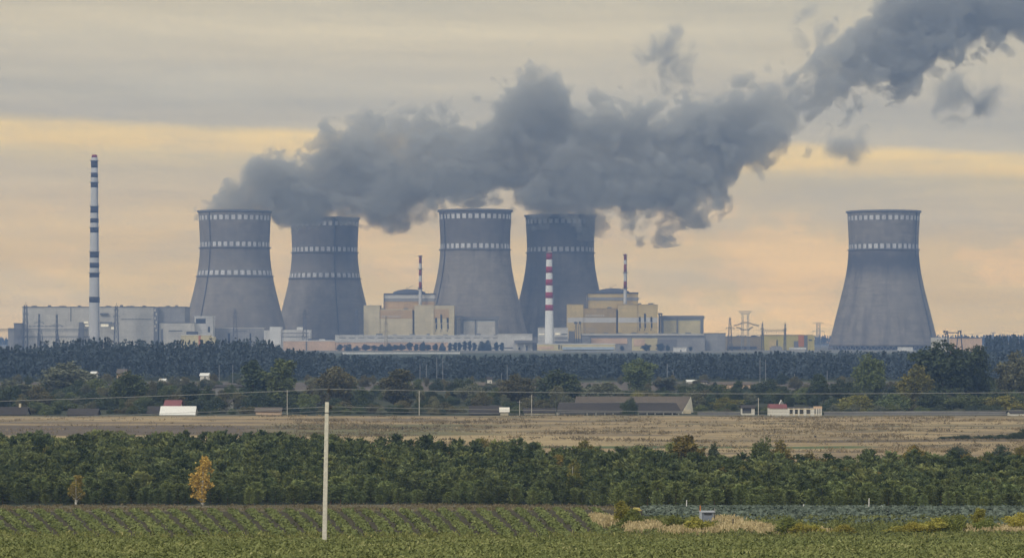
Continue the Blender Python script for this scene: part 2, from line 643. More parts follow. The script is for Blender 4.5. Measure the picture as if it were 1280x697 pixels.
np_mesh(me, co, qd)
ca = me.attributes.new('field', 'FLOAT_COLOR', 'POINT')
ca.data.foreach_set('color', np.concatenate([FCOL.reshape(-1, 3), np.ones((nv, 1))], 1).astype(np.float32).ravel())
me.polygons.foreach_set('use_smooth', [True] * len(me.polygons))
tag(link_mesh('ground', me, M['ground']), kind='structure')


# ================================================================ POWER PLANT
# ---------------------------------------------------------------- cooling towers
def tower_mat(name, dark_lo, dark_hi, dark, streak, rows):
    m, t, out = new_mat(name)
    P = t.n('ShaderNodeTexCoord').outputs['Object']
    x, y, z = t.xyz(P)
    ang = t.m('MULTIPLY', t.m('ARCTAN2', y, x), 40.0)
    n1 = t.noise(t.comb(ang, t.m('MULTIPLY', z, 0.9), 0.0), 0.10, 6, 0.62)
    n2 = t.noise(t.comb(ang, t.m('MULTIPLY', z, 0.10), 4.0), 0.11, 7, 0.68)
    n3 = t.noise(t.comb(t.m('MULTIPLY', ang, 0.12), t.m('MULTIPLY', z, 1.6), 9.0), 0.25, 4, 0.6)
    c = t.mix(t.rng(n1, 0.3, 0.7), (0.215, 0.185, 0.150), (0.315, 0.275, 0.220))
    c = t.mix(t.m('MULTIPLY', t.rng(n2, 0.50, 0.70), streak), c, (0.09, 0.08, 0.075))
    c = t.mix(t.m('MULTIPLY', t.rng(n3, 0.50, 0.72), streak * 0.6), c, (0.13, 0.115, 0.10))
    # casting joints every four metres
    fr = t.m('FRACT', t.m('DIVIDE', z, 4.0))
    c = t.mix(t.m('MULTIPLY', t.rng(fr, 0.0, 0.16, 1, 0), 0.22), c, (0.10, 0.09, 0.085))
    # damp stained band of old concrete
    zz = t.m('ADD', z, t.m('ADD', t.m('MULTIPLY', t.m('SUBTRACT', n2, 0.5), 22.0), t.m('MULTIPLY', t.m('SUBTRACT', n1, 0.5), 18.0)))
    band = t.m('MULTIPLY', t.rng(zz, dark_lo - 7, dark_lo + 9), t.rng(zz, dark_hi + 22, dark_hi))
    c = t.mix(t.m('MULTIPLY', band, dark), c, (0.075, 0.070, 0.072))
    # rows of painted white squares
    for k, rz in enumerate(rows):
        zi = t.m('LESS_THAN', t.m('ABSOLUTE', t.m('SUBTRACT', z, rz + 4.0)), 2.5)
        fr = t.m('FRACT', t.m('ADD', t.m('MULTIPLY', t.m('ARCTAN2', y, x), 36 / (2 * PI)), 40.0 + 0.3 * k))
        sq = t.m('MULTIPLY', zi, t.m('LESS_THAN', fr, 0.62))
        dim = t.m('MULTIPLY', t.m('LESS_THAN', t.m('ABSOLUTE', t.m('SUBTRACT', z, rz + 4.0)), 2.9), 0.45)
        c = t.mix(dim, c, (0.09, 0.085, 0.085))
        c = t.mix(sq, c, t.mix(t.rng(n2, 0.40, 0.72), (0.66, 0.63, 0.58), (0.34, 0.32, 0.30)))
    finish(t, out, c, 0.9, 0.15)
    return m


TPROF = [(0, 61.0), (20, 56.2), (37.5, 51.8), (60, 46.2), (83, 41.2), (98, 39.5), (112, 38.9), (130, 39.3), (149.2, 40.3)]


def trad(z):
    return float(np.interp(z, _tz, _tr))


_tz = np.linspace(0, 149.2, 60)
_p = np.polyfit([p[0] for p in TPROF], [p[1] for p in TPROF], 5)
_tr = np.polyval(_p, _tz)


def cooling_tower(px, Z, rows, mat, label, ladder=None):
    b = base(px, Z)
    r = root('cooling_tower', b, label, 'cooling tower', 'five concrete cooling towers')
    cx, cy_, cz = b
    z0 = cz + 4.0
    prof = [(trad(z), z0 + z) for z in _tz] + [(trad(z) - 1.0, z0 + z) for z in _tz[::-1]]
    MB().lathe(cx, cy_, prof, 120, closed=True).build('shell', mat, r, True)
    mb = MB()
    n = 60
    for i in range(n):
        a0, a1, a2 = (2 * PI * (i + k) / n for k in (0, 0.5, 1))
        R0, R1 = trad(0) + 1.0, trad(0) - 0.5
        top = (cx + R1 * math.cos(a1), cy_ + R1 * math.sin(a1), z0 + 0.4)
        for a_ in (a0, a2):
            mb.bar((cx + R0 * math.cos(a_), cy_ + R0 * math.sin(a_), cz - 0.6), top, 0.45)
    mb.build('support_columns', M['conc_dark'], r)
    MB().lathe(cx, cy_, [(trad(0) - 4, cz - 0.6), (trad(0) - 4, z0 + 1)], 60).build('inlet_shade', M['dark'], r)  # near-black drum stands for the shade inside the air inlet
    # rim and galleries
    zt = z0 + 149.2
    MB().lathe(cx, cy_, [(trad(149) - 0.6, zt - 1.0), (trad(149) + 1.6, zt - 0.7), (trad(149) + 1.6, zt + 1.2), (trad(149) - 0.6, zt + 1.2)], 120, True).build('rim_walkway', M['conc_dark'], r, False)
    for k, rowz in enumerate(rows):
        zc = z0 + rowz
        if k > 0:
            zr = zc - 3.6
            rr = trad(rowz - 3.6)
            MB().lathe(cx, cy_, [(rr + 0.02, zr - 0.5), (rr + 1.5, zr - 0.4), (rr + 1.5, zr + 0.5), (rr + 0.02, zr + 0.5)], 120, True).build('gallery_ring', M['conc_dark'], r)
    if ladder is not None:
        mb = MB()
        for z in np.arange(2, 148, 3.0):
            pts = []
            for q in (z, z + 3.0):
                rr = trad(q) + 0.7
                pts.append((cx + rr * math.cos(ladder), cy_ + rr * math.sin(ladder), z0 + q))
            mb.bar(pts[0], pts[1], 0.55)
        mb.build('ladder', M['steel'], r)
    return r


cooling_tower(293.5, 3175, (142.0, 112.5, 81.0), tower_mat('tower_concrete_a', 92, 128, 0.22, 0.35, (142.0, 112.5, 81.0)),
              'leftmost cooling tower with three rows of white squares and steam at its clear rim', R(232))
cooling_tower(406, 3360, (142.5, 112.5, 82.0), tower_mat('tower_concrete_b', 96, 175, 0.35, 0.35, (142.5, 112.5, 82.0)),
              'cooling tower with three rows of white squares, its left rim hidden in drifting steam', R(290))
cooling_tower(594, 3160, (142.5, 110.0), tower_mat('tower_concrete_c', 112, 175, 0.5, 0.6, (142.5, 110.0)),
              'cooling tower with two rows of white squares behind the cream reactor block', R(213))
cooling_tower(700.5, 3285, (142.5, 110.5), tower_mat('tower_concrete_d', 60, 175, 0.35, 0.7, (142.5, 110.5)),
              'cooling tower behind the thick red and white chimney, top veiled by steam', None)
cooling_tower(1104.5, 3175, (142.0, 110.5), tower_mat('tower_concrete_e', 84, 100, 0.85, 0.8, (142.0, 110.5)),
              'lone cooling tower without steam, stained dark under its second row of squares', R(326))


# ---------------------------------------------------------------- chimneys
def chimney(px, Z, ytop, w_top, w_base, bands, label, white, bandmat, rings=(), ybase=None, cap=None):
    x = X(px, Z)
    zb = g(x, Z) - 0.5 if ybase is None else ZH(ybase, Z)
    r = root('chimney', (x, Z, zb), label, 'chimney')
    s = Z / K
    zt = ZH(ytop, Z)
    rad = lambda z: s / 2 * (w_base + (w_top - w_base) * (z - zb) / (zt - zb))
    prof = [(rad(z), z) for z in np.linspace(zb, zt, 12)] + [(rad(zt) * 0.75, zt), (rad(zt) * 0.7, zt - 3)]
    MB().lathe(x, Z, prof, 32).build('shaft', white, r, True)
    for (a_, b_) in bands:
        z1, z2 = ZH(a_, Z), ZH(b_, Z)
        MB().lathe(x, Z, [(rad(z2) - 0.02, z2), (rad(z2) + 0.05, z2), (rad(z1) + 0.05, z1), (rad(z1) - 0.02, z1)], 32, True).build('painted_band', bandmat, r, True)
    for y in rings:
        z = ZH(y, Z)
        mb = MB().lathe(x, Z, [(rad(z), z - 0.3), (rad(z) + 1.1, z - 0.2), (rad(z) + 1.1, z + 0.2), (rad(z), z + 0.2)], 32, True)
        for i in range(16):
            a_ = 2 * PI * i / 16
            q = (x + (rad(z) + 1.0) * math.cos(a_), Z + (rad(z) + 1.0) * math.sin(a_), z + 0.2)
            mb.bar(q, (q[0], q[1], z + 1.3), 0.07)
        mb.build('walkway', M['steel'], r)
    if cap:
        z = ZH(cap, Z)
        MB().lathe(x, Z, [(rad(zt) * 0.85, zt - 0.2), (rad(zt) * 0.8, z), (rad(zt) * 0.6, z), (rad(zt) * 0.6, zt)], 24, True).build('cap', M['redmaroon'], r, True)
    lb = MB()
    aa = R(-35)
    for z in np.arange(zb + 2, zt - 3, 3.0):
        lb.bar((x + (rad(z) + .35) * math.cos(aa), Z + (rad(z) + .35) * math.sin(aa), z), (x + (rad(z + 3) + .35) * math.cos(aa), Z + (rad(z + 3) + .35) * math.sin(aa), z + 3), 0.18)
    lb.build('ladder', M['steel'], r)
    return r


chimney(118, 2950, 197, 8.2, 14.6,
        [(201.6, 209.8), (216, 221.7), (228.5, 234.4), (258.6, 266), (272.8, 278.4), (284.7, 290.7), (315, 322), (328.3, 334.7), (341, 346.6), (370.8, 378)],
        'tallest chimney, grey white with dark bands, in front of the long grey hall', M['chim_white'], M['chim_dark'],
        rings=(201, 228, 258, 284.5, 314.6, 341), cap=193.5)
chimney(686.7, 2935, 315, 7.6, 11.8, [(315.3, 324.3), (333, 341), (349, 356.6), (365, 372.5), (380.7, 388)],
        'thick chimney with five maroon bands and a long white lower shaft', M['white'], M['redmaroon'], rings=(316,))
chimney(525.4, 3042, 319, 3.3, 4.4, [(319.3, 329), (336.6, 344.2), (352.2, 360.6)],
        'thin red and white vent stack on the cream reactor block', M['chim_white'], M['red'], rings=(320.5, 336.4, 360.9), ybase=383)
chimney(781.5, 3042, 317, 3.3, 4.4, [(317.3, 325), (330, 340), (351.5, 360)],
        'thin red and white vent stack on the ochre reactor block', M['chim_white'], M['red'], rings=(319, 341.2, 360.5), ybase=382)


# ---------------------------------------------------------------- reactor blocks
def reactor(x0, dy_, body, upper, mid_, stripe, label):
    Z = 3040
    r = root('reactor_building', base(x0 + 56, Z + 20), label, 'reactor building')
    q = lambda y: y + dy_
    MB().px(x0, x0 + 20, q(382), None, Z, 44).build('west_wing', body, r)
    cent = MB().px(x0 + 20, x0 + 61, q(387), None, Z + 1.2, 42).build('central_wing', mid_, r)
    MB().px(x0 + 63.5, x0 + 87.5, q(382), None, Z - 1, 45).build('lift_block', body, r)
    east = MB().px(x0 + 87.5, x0 + 113, q(382.3), None, Z, 44).build('east_wing', body, r)
    MB().px(x0 + 61, x0 + 63.5, q(388), None, Z + 5, 30).build('recess', M['conc_dark'], r)
    # parapets
    for a_, b_, y_, dz_ in ((0, 20, 382, 0), (20, 61, 387, 1.2), (63.5, 87.5, 382, -1), (87.5, 113, 382.3, 0)):
        MB().px(x0 + a_ - 0.2, x0 + b_ + 0.2, q(y_ - 0.8), q(y_ + 0.02), Z + dz_ - 0.3, 45).build('parapet', M['ochre_dk'] if upper is None else M['cream'], r)
    if upper is not None:
        MB().px(x0 + 20.2, x0 + 60.8, q(387.4), q(398), Z + 1.0, 0.6).build('orange_cladding', upper, r)
        MB().px(x0 + 87.8, x0 + 107, q(386), q(398), Z - 0.2, 0.6).build('orange_cladding', upper, r)
    if stripe is not None:
        for a_, b_, dz_ in ((0.1, 19.9, 0), (20.1, 60.9, 1.2), (63.6, 87.4, -1), (87.6, 112.9, 0)):
            MB().px(x0 + a_, x0 + b_, q(398), q(404.2), Z + dz_ - 0.2, 0.6).build('pale_stripe', stripe, r)
    # tall slots of the east wing
    for k, xx in enumerate((90.5, 97, 105)):
        MB().px(x0 + xx - 1.2, x0 + xx + 1.2, q(393 if k == 1 else 397), q(403.5), Z - 0.45, 0.6).build('window', M['dark'], east)
        MB().px(x0 + xx - 0.6, x0 + xx + 1.2, q(404.5), q(411), Z - 0.45, 0.6).build('window', M['dark'], east)
        MB().px(x0 + xx - 0.9, x0 + xx - 0.1, q(412), q(414), Z - 0.45, 0.6).build('window', M['dark'], east)
    # row of small windows
    for i in range(9):
        MB().px(x0 + 23 + i * 2.7, x0 + 24.2 + i * 2.7, q(394.4), q(396.4), Z + 0.7, 0.6).build('window', M['palestripe'], cent)
    # containment hall above
    MB().px(x0 + 25.5, x0 + 88.5, q(376.5), q(388), Z + 9, 34).build('containment_hall', upper or body, r)
    MB().px(x0 + 25, x0 + 89, q(372.6), q(376.5), Z + 8.5, 35).build('hall_gallery', M['conc_grey'], r)
    MB().px(x0 + 25.5, x0 + 88.5, q(367.8), q(372.6), Z + 9, 34).build('hall_attic', M['palestripe'] if upper else body, r)
    MB().px(x0 + 24.8, x0 + 89.2, q(366.5), q(367.8), Z + 8, 36).build('roof_edge', M['roofdark'], r)
    # shallow dome
    s = Z / K
    cx, cyd, zb = X(x0 + 57, Z + 26), Z + 26, ZH(q(367), Z + 26)
    rd = 21.0 * s
    dome = [(rd * math.cos(a_ * PI / 2 / 8), zb + 5.8 * s * math.sin(a_ * PI / 2 / 8)) for a_ in range(9)]
    dome[-1] = (0.3, dome[-1][1])
    dome_o = MB().lathe(cx, cyd, [(rd, zb - 1)] + dome, 40).build('dome', M['roofdark'], r, True)

    # crane jib and mast on the dome
    mb = MB()
    zt = zb + 5.6 * s
    mb.bar((cx - 3, cyd, zt - 0.6), (cx - 3, cyd, zt + 2.5), 0.25)
    mb.bar((cx - 3, cyd, zt), (cx + 3.5, cyd, zt + 4.5), 0.25)
    mb.bar((cx + 3.5, cyd, zt + 4.5), (cx + 3.5, cyd, zt + 2.5), 0.15)
    mb.build('roof_crane', M['steel'], dome_o)
    # pipes and railings down the corner
    mb = MB()
    xc = X(x0 + 25.3, Z + 8)
    MB().bar((xc, Z + 7.4, ZH(q(387), Z)), (xc, Z + 7.4, ZH(q(367), Z)), 0.5).build('downpipe', M['steel'], r)
    for yy in (374, 381):
        MB().bar((X(x0 + 88, Z + 7), Z + 7.4, ZH(q(yy), Z)), (X(x0 + 92, Z + 7), Z + 7.4, ZH(q(yy), Z)), 0.35).build('pipe', M['steel'], r)
    # roof vents
    for xx, ww in ((22, 4), (50, 5), (88.5, 4), (101, 7)):
        yb = 387 if xx < 60 and xx > 20 else 382
        MB().px(x0 + xx, x0 + xx + ww, q(yb - 2.2), q(yb - 0.7), Z + 4, 6).build('roof_vent', M['conc_dark'], r)
    return r


reactor(454.6, 0.0, M['cream'], M['orange'], M['cream'], None, 'cream reactor block with orange upper cladding and a shallow dark dome')
reactor(709.2, -1.2, M['ochre'], None, M['ochre_dk'], M['palestripe'], 'ochre reactor block crossed by a pale stripe, shallow dark dome on top')


def aux(x0, x1, yt, label, wallm):
    Z = 3060
    r = root('machine_hall', base((x0 + x1) / 2, Z + 10), label, 'industrial hall')
    MB().px(x0, x1, yt + 4, None, Z + 1.5, 34).build('wall', wallm, r)
    MB().px(x0 - 1, x1 + 1, yt, yt + 4, Z, 36).build('roof', M['conc_dark'], r)
    MB().px(x0, x1, yt + 5, yt + 5.8, Z + 1.2, 1).build('roof_line', M['lightblue'], r)
    for xx in (x0 + 0.6, x0 + (x1 - x0) * 0.36, x1 - 3):
        MB().px(xx - 0.8, xx + 0.8 if xx < x1 - 4 else xx + 3, yt + 4, None, Z, 3).build('pier', M['conc_dark'], r)
    return r


aux(578, 623, 395.4, 'low hall with dark frame beside the cream reactor block', M['conc_light'])
aux(828, 879.5, 394.3, 'low hall with dark frame beside the ochre reactor block', M['yellow_pale'])


def portal(x0, x1, yt, Z, label):
    r = root('pipe_portal', base((x0 + x1) / 2, Z), label, 'portal frame')
    for xx in (x0, x1):
        MB().px(xx - 0.9, xx + 0.9, yt + 2, None, Z, 2.5).build('post', M['conc_dark'], r)
    MB().px(x0 - 1.2, x1 + 1.2, yt, yt + 2, Z - 0.4, 3.3).build('beam', M['conc_dark'], r)
    MB().px(x0 + 1.2, x1 - 1.2, yt + 5, None, Z + 4, 8).build('panel_wall', M['conc_light'], r)


portal(569.5, 576.5, 394.5, 3052, 'dark portal frame right against the cream reactor block')
portal(824, 827, 391, 3052, 'narrow dark portal frame right against the ochre reactor block')


# ---------------------------------------------------------------- other plant buildings
def simple(name, label, cat, boxes, px_mid, Z):
    """boxes: (part name, x0, x1, ytop, ybot or None, dZ, depth, material)"""
    r = root(name, base(px_mid, Z), label, cat)
    wall_part = roof_part = None
    for (pn, a_, b_, yt, yb, dZ, dp, mt) in boxes:
        par = r
        if wall_part is not None and pn in ('window', 'doorway', 'door', 'glow_window', 'window_strip', 'downpipe', 'orange_panel', 'dark_panel', 'brick_bay', 'shadow_gap', 'base_stripe'):
            par = wall_part
        elif roof_part is not None and pn in ('roof_vent', 'roof_house', 'roof_hump'):
            par = roof_part
        o_ = MB().px(a_, b_, yt, yb, Z + dZ, dp).build(pn, M[mt], par)
        if wall_part is None and 'wall' in pn:
            wall_part = o_
        if roof_part is None and pn == 'roof':
            roof_part = o_
    return r


# long grey hall at the left
bx = [('wall', 28, 192, 384, None, 0, 60, 'conc_light'), ('parapet', 27.6, 192.4, 383, 384.02, -0.5, 61, 'conc_dark'),
      ('stair_tower', 192, 197.5, 383.5, None, -1, 30, 'conc_dark'), ('rear_wing', 197.5, 231, 384, None, 6, 50, 'conc_grey'),
      ('parapet', 197.5, 231.4, 383, 384.02, 5.5, 51, 'conc_dark'), ('downpipe', 88, 89, 384.5, 402, -0.4, 0.8, 'conc_dark'),
      ('annex', 84, 104, 401.5, None, -7, 7, 'conc_light'), ('pipe_bridge', 125, 135, 391, 393, -3, 4, 'conc_dark'),
      ('dark_bay', 98.5, 104.5, 402.5, None, -9, 3, 'conc_dark'), ('dark_bay', 124, 140, 402, 404.5, -5, 4, 'conc_dark')]
for i in range(6):
    bx.append(('stair_window', 192.8 + (i % 2) * 1.6, 194.6 + (i % 2) * 1.6, 386 + i * 5, 389 + i * 5, -1.5, 0.8, 'conc_light'))
for a_, b_, yt, yb in ((104.8, 110.2, 401.6, 403.8), (106.5, 110.6, 405.8, 407.8), (126, 135.5, 404.8, 408.2), (139, 142.2, 408.4, 411.2)):
    bx.append(('glow_window', a_, b_, yt, yb, -9.5, 0.8, 'glow'))
for xx, ww, hh_ in ((40, 5, 1.4), (60, 3, 2.0), (74, 8, 1.1), (97, 3, 1.6), (132, 6, 1.2), (150, 3, 2.2), (158, 9, 1.0), (178, 4, 1.5), (207, 5, 1.3), (219, 3, 1.8)):
    bx.append(('roof_vent', xx, xx + ww, 383.1 - hh_, 383.2, 12, 5, 'conc_dark'))
for i in range(9):
    bx.append(('window_strip', 152 + i * 4.2, 154.8 + i * 4.2, 398, 399.2, -0.25, 0.6, 'conc_dark'))
    bx.append(('window_strip', 36 + i * 5, 39.4 + i * 5, 407, 408.2, -0.25, 0.6, 'conc_dark'))
simple('grey_hall', 'long flat-roofed grey hall behind the tallest chimney', 'industrial hall', bx, 110, 3000)
simple('side_block', 'small stepped grey block at the left end of the long grey hall', 'industrial building',
       [('wall', 17.5, 27, 404.5, None, 0, 30, 'conc_dark'), ('roof', 17, 27.2, 403.6, 404.5, -0.5, 31, 'roofdark'),
        ('low_wing', 10, 17.5, 410.5, None, 2, 24, 'conc_grey'), ('roof', 9.5, 17.4, 409.8, 410.5, 1.5, 25, 'roofdark')], 20, 2985)
simple('pump_house', 'small white block with a dark square window before the leftmost cooling tower', 'industrial building',
       [('wall', 243, 266, 396, None, 0, 22, 'white_wall'), ('parapet', 242.7, 266.3, 395, 396.02, -0.4, 23, 'white_plain'),
        ('window', 245, 257, 398, 404, -0.3, 0.6, 'dark'), ('window', 260, 262.5, 408, 415, -0.3, 0.6, 'dark')], 254, 3010)
simple('low_annex', 'low pale annex joined to the right end of the grey hall', 'industrial building',
       [('wall', 199, 243, 403.5, None, 0, 20, 'conc_light'), ('roof', 198.6, 243, 402.7, 403.5, -0.4, 21, 'conc_dark'),
        ('window', 211, 228, 412.5, 414, -0.25, 0.6, 'conc_dark'), ('doorway', 201, 204, 411, None, -0.25, 0.6, 'conc_dark')], 220, 3002)
simple('yellow_store', 'low yellow store with dark roof hump left of the leftmost cooling tower', 'industrial building',
       [('wall', 226, 262, 418.6, None, 0, 20, 'yellow_pale'), ('roof', 225.6, 262.4, 417.8, 418.6, -0.4, 21, 'white_plain'),
        ('roof_hump', 233, 246, 414, 417.9, 3, 12, 'roofdark'), ('brick_bay', 248, 251, 419, None, -0.3, 0.8, 'rust'),
        ('wing', 262.4, 268, 420.5, None, 1, 16, 'yellow_pale')], 247, 2900)
simple('service_range', 'long low grey range at the foot of the leftmost cooling tower', 'industrial building',
       [('wall', 267, 330, 410, None, 0, 16, 'conc_grey'), ('roof', 266.7, 330.3, 409.2, 410, -0.4, 17, 'conc_light'),
        ('doorway', 285, 287.5, 416, None, -0.3, 0.6, 'dark'), ('doorway', 312, 314, 416, None, -0.3, 0.6, 'dark'),
        ('window', 292, 308, 413, 414.3, -0.3, 0.6, 'conc_dark')], 298, 3030)
simple('white_office', 'stepped white office block at the foot of the second cooling tower', 'office block',
       [('wall', 330, 345, 412.5, None, 0, 22, 'white_wall'), ('stair_block', 337, 351, 408.3, None, -2, 22, 'white_plain'),
        ('long_wing', 351, 388, 412, None, 1, 20, 'white_wall'), ('roof_house', 371, 378, 408.6, 412, 4, 10, 'white_plain'),
        ('window_strip', 353, 386, 415.5, 416.6, 0.7, 0.6, 'conc_grey'), ('window_strip', 353, 386, 420, 421.1, 0.7, 0.6, 'conc_grey')], 358, 3020)
simple('beige_range', 'low beige range between the white office and the long turbine hall', 'industrial building',
       [('wall', 354, 419, 426, None, 0, 16, 'pink'), ('roof', 353.6, 419.2, 425, 426, -0.4, 17, 'white_plain'),
        ('dark_roof', 385, 419, 423, 425, 4, 12, 'roofdark'), ('doorway', 382, 384, 426.5, None, -0.3, 0.6, 'conc_dark'),
        ('roof_house', 399, 406, 423.6, 425, 0, 5, 'white_plain')], 386, 2960)
simple('turbine_hall', 'long low turbine hall with pale upper wall and pinkish base before the cream reactor block', 'industrial hall',
       [('upper_wall', 419, 638, 419.5, 427.5, 0, 40, 'white_wall'), ('base_wall', 419.4, 637.6, 427.5, None, 0.6, 38, 'pink'),
        ('roof', 418.6, 638.4, 418.6, 419.5, -0.5, 41, 'white_plain'), *[('roof_vent', 428 + 21 * i, 432 + 21 * i + (i * 7) % 5, 417.6 - (i % 3) * 0.5, 418.7, 10, 4, 'conc_dark') for i in range(10)],
        *[('window_strip', 424 + 12 * i, 432 + 12 * i, 421.5, 422.6, -0.25, 0.6, 'conc_grey') for i in range(18)], ('base_stripe', 560, 640, 427.6, None, 0.2, 0.8, 'conc_light')], 528, 2960)
simple('switch_house', 'pale block with a dark canopy left of the thick red and white chimney', 'industrial building',
       [('wall', 622, 665.5, 417.8, None, 0, 26, 'white_wall'), ('roof', 621.6, 665.8, 416.9, 417.8, -0.5, 27, 'conc_light'),
        ('canopy', 643, 672, 425, 428, -7, 6, 'conc_dark'), ('canopy_post', 645, 646.6, 428, None, -5, 1.4, 'conc_light'), ('canopy_post', 655, 656.4, 428, None, -5, 1.4, 'conc_light'),
        ('window_strip', 627, 641, 434, 435, -0.3, 0.6, 'dark'), ('window', 648, 650, 434, 436.5, -0.3, 0.6, 'dark'), ('window', 657.5, 659.5, 432, None, -0.3, 0.6, 'conc_dark'),
        ('side_block', 666, 672, 421, None, 2, 20, 'conc_dark')], 645, 2945)
simple('lit_block', 'small white block with glowing windows right behind the thick red and white chimney', 'industrial building',
       [('wall', 672.5, 710, 409.8, None, 0, 22, 'white_wall'), ('roof', 672.1, 710.4, 409, 409.8, -0.5, 23, 'conc_light'),
        ('glow_window', 673.5, 680.5, 416.8, 418.2, -0.4, 0.7, 'glow'), ('glow_window', 694, 700, 416, 418.2, -0.4, 0.7, 'glow'),
        ('window', 702, 709, 416.8, 418, -0.4, 0.7, 'conc_dark'), ('window_strip', 693, 709.5, 420.5, 424, -0.4, 0.7, 'conc_grey'),
        ('dark_base', 693, 722, 426, 428.5, -3, 3, 'conc_dark')], 690, 2985)
simple('front_store', 'long low store with pale yellow wall and blue awning at the chimney foot', 'industrial building',
       [('wall', 671.5, 769, 430, None, 0, 20, 'yellow_pale'), ('roof', 671, 769.4, 429.2, 430, -0.4, 21, 'white_plain'),
        ('pink_bay', 672, 692, 432.5, 436, -0.4, 1, 'pink'), ('doorway', 698, 699.5, 430.5, 436, -0.4, 1, 'dark'), ('doorway', 701, 702, 431, 436, -0.4, 1, 'dark'),
        ('awning', 703, 768, 433.4, 436.5, -3, 3.5, 'lightblue'), ('plinth', 668, 770, 438, None, -6, 4, 'lightblue')], 720, 2900)
simple('long_podium', 'long grey podium under the ochre reactor block with pink and cream bays', 'industrial building',
       [('wall', 727, 881, 419, None, 0, 40, 'conc_grey'), ('roof_slab', 726, 881.4, 416.8, 419, -1, 42, 'conc_light'), ('shadow_gap', 737, 881, 420.4, 421.8, -0.3, 0.7, 'conc_dark'),
        *[('roof_vent', 738 + 17 * i, 742 + 17 * i + (i * 5) % 4, 415.8 - (i % 2) * 0.5, 416.9, 3, 4, 'conc_dark') for i in range(8)], *[('pipe', 846 + 5.5 * i, 846.7 + 5.5 * i, 423, None, -0.7, 0.7, 'conc_dark') for i in range(6)],
        ('grey_bay', 710, 738, 423, 430, -6, 5, 'conc_grey'), ('pink_bay', 739, 784, 422.5, 429.5, -0.6, 1, 'pink'), ('cream_bay', 790, 822, 422.5, None, -0.6, 1, 'yellow_pale'),
        ('dark_bay', 784, 790, 422.2, None, -0.4, 0.8, 'conc_grey'), ('pink_bay', 792, 806, 423.5, 432, -1.2, 0.8, 'pink')], 800, 2970)
simple('grey_annex', 'plain grey block at the right end of the grey podium', 'industrial building',
       [('wall', 882, 907, 416.6, None, 0, 30, 'conc_grey'), ('roof', 881.8, 907.3, 415.9, 416.6, -0.4, 31, 'conc_dark'),
        ('low_wall', 822, 881, 422.2, None, -8, 6, 'conc_grey'), ('dark_bay', 822, 846, 424, None, -8.6, 0.9, 'conc_dark'), ('pipe', 880, 881.5, 417, None, -1, 1, 'conc_dark')], 894, 2962)
simple('white_shed', 'small white shed among the trees below the grey podium', 'shed',
       [('wall', 842, 858, 434.6, None, 0, 8, 'white_plain'), ('roof', 841.6, 858.4, 433.8, 434.6, -0.3, 8.6, 'conc_light'), ('doorway', 850, 852, 437, None, -0.2, 0.5, 'conc_dark')], 850, 2750)
simple('brown_block', 'dull brown block behind the tall switchyard pylon', 'industrial building',
       [('wall', 908, 953, 421, None, 0, 24, 'brownwall'), ('roof', 907.6, 953, 420.2, 421, -0.4, 25, 'conc_dark'), ('roof_vent', 939, 944, 418.8, 420.3, 5, 5, 'roofdark'),
        ('dark_roof', 912, 946, 432.5, 436, -10, 8, 'roofdark'), ('yellow_base', 908, 966, 437.3, None, -25, 6, 'yellow_pale')], 930, 3010)
simple('yellow_hall', 'yellow hall with an orange door panel left of the lone cooling tower', 'industrial hall',
       [('wall', 953, 1015, 419.4, None, 0, 26, 'yellow'), ('roof', 952.6, 1016, 418, 419.4, -0.5, 27, 'ochre_dk'), ('orange_panel', 998, 1005, 418.6, 433, -0.7, 0.8, 'rust'),
        ('dark_panel', 1005.4, 1009.5, 418.6, None, -0.7, 0.8, 'conc_dark'), ('dark_bay', 992.5, 998, 426, None, -0.6, 0.8, 'conc_dark'), ('bay', 961, 970, 424.5, None, -0.5, 0.7, 'ochre'),
        ('gable', 1009.6, 1018, 419, None, -2, 20, 'yellow'), ('window', 1011, 1015, 424, 425.6, -2.5, 0.7, 'dark'), ('door', 970.8, 972, 424.5, None, -0.5, 0.7, 'dark')], 985, 3005)
simple('white_canopy', 'low white canopy in front of the yellow hall', 'canopy',
       [('roof', 987, 1008, 434.2, 436.2, 0, 8, 'white_plain'), ('wall', 988, 1007, 436.2, None, 1, 6, 'conc_light')], 998, 2860)
simple('gravel_shed', 'low grey rounded shed between the brown block and the yellow hall', 'shed',
       [('wall', 963, 978, 433.5, None, 0, 10, 'conc_grey'), ('roof', 965, 976, 432.2, 433.5, 1, 8, 'conc_grey')], 970, 2850)
simple('pink_house', 'pinkish concrete block right of the lone cooling tower', 'industrial building',
       [('wall', 1188, 1227.5, 422.6, None, 0, 20, 'pink'), ('roof', 1187.6, 1228, 421.6, 422.6, -0.4, 21, 'conc_dark'), ('annex', 1166, 1188, 421.5, None, 4, 12, 'conc_light'),
        ('roof_vent', 1205, 1212, 420, 421.7, 4, 5, 'roofdark')], 1205, 2500)
simple('white_tank_house', 'tiny white box at the foot of the lone cooling tower', 'shed',
       [('wall', 1123, 1141, 434, None, 0, 6, 'white_plain'), ('roof', 1122.7, 1141.3, 433.4, 434, -0.3, 6.6, 'conc_light')], 1132, 2880)
simple('concrete_wall', 'long pale perimeter wall below the turbine hall tree row', 'wall',
       [('wall', 428, 575, 440.2, None, 0, 0.6, 'white_plain'), ('coping', 427.8, 575.2, 439.9, 440.2, -0.2, 1.0, 'conc_light')], 500, 2480)


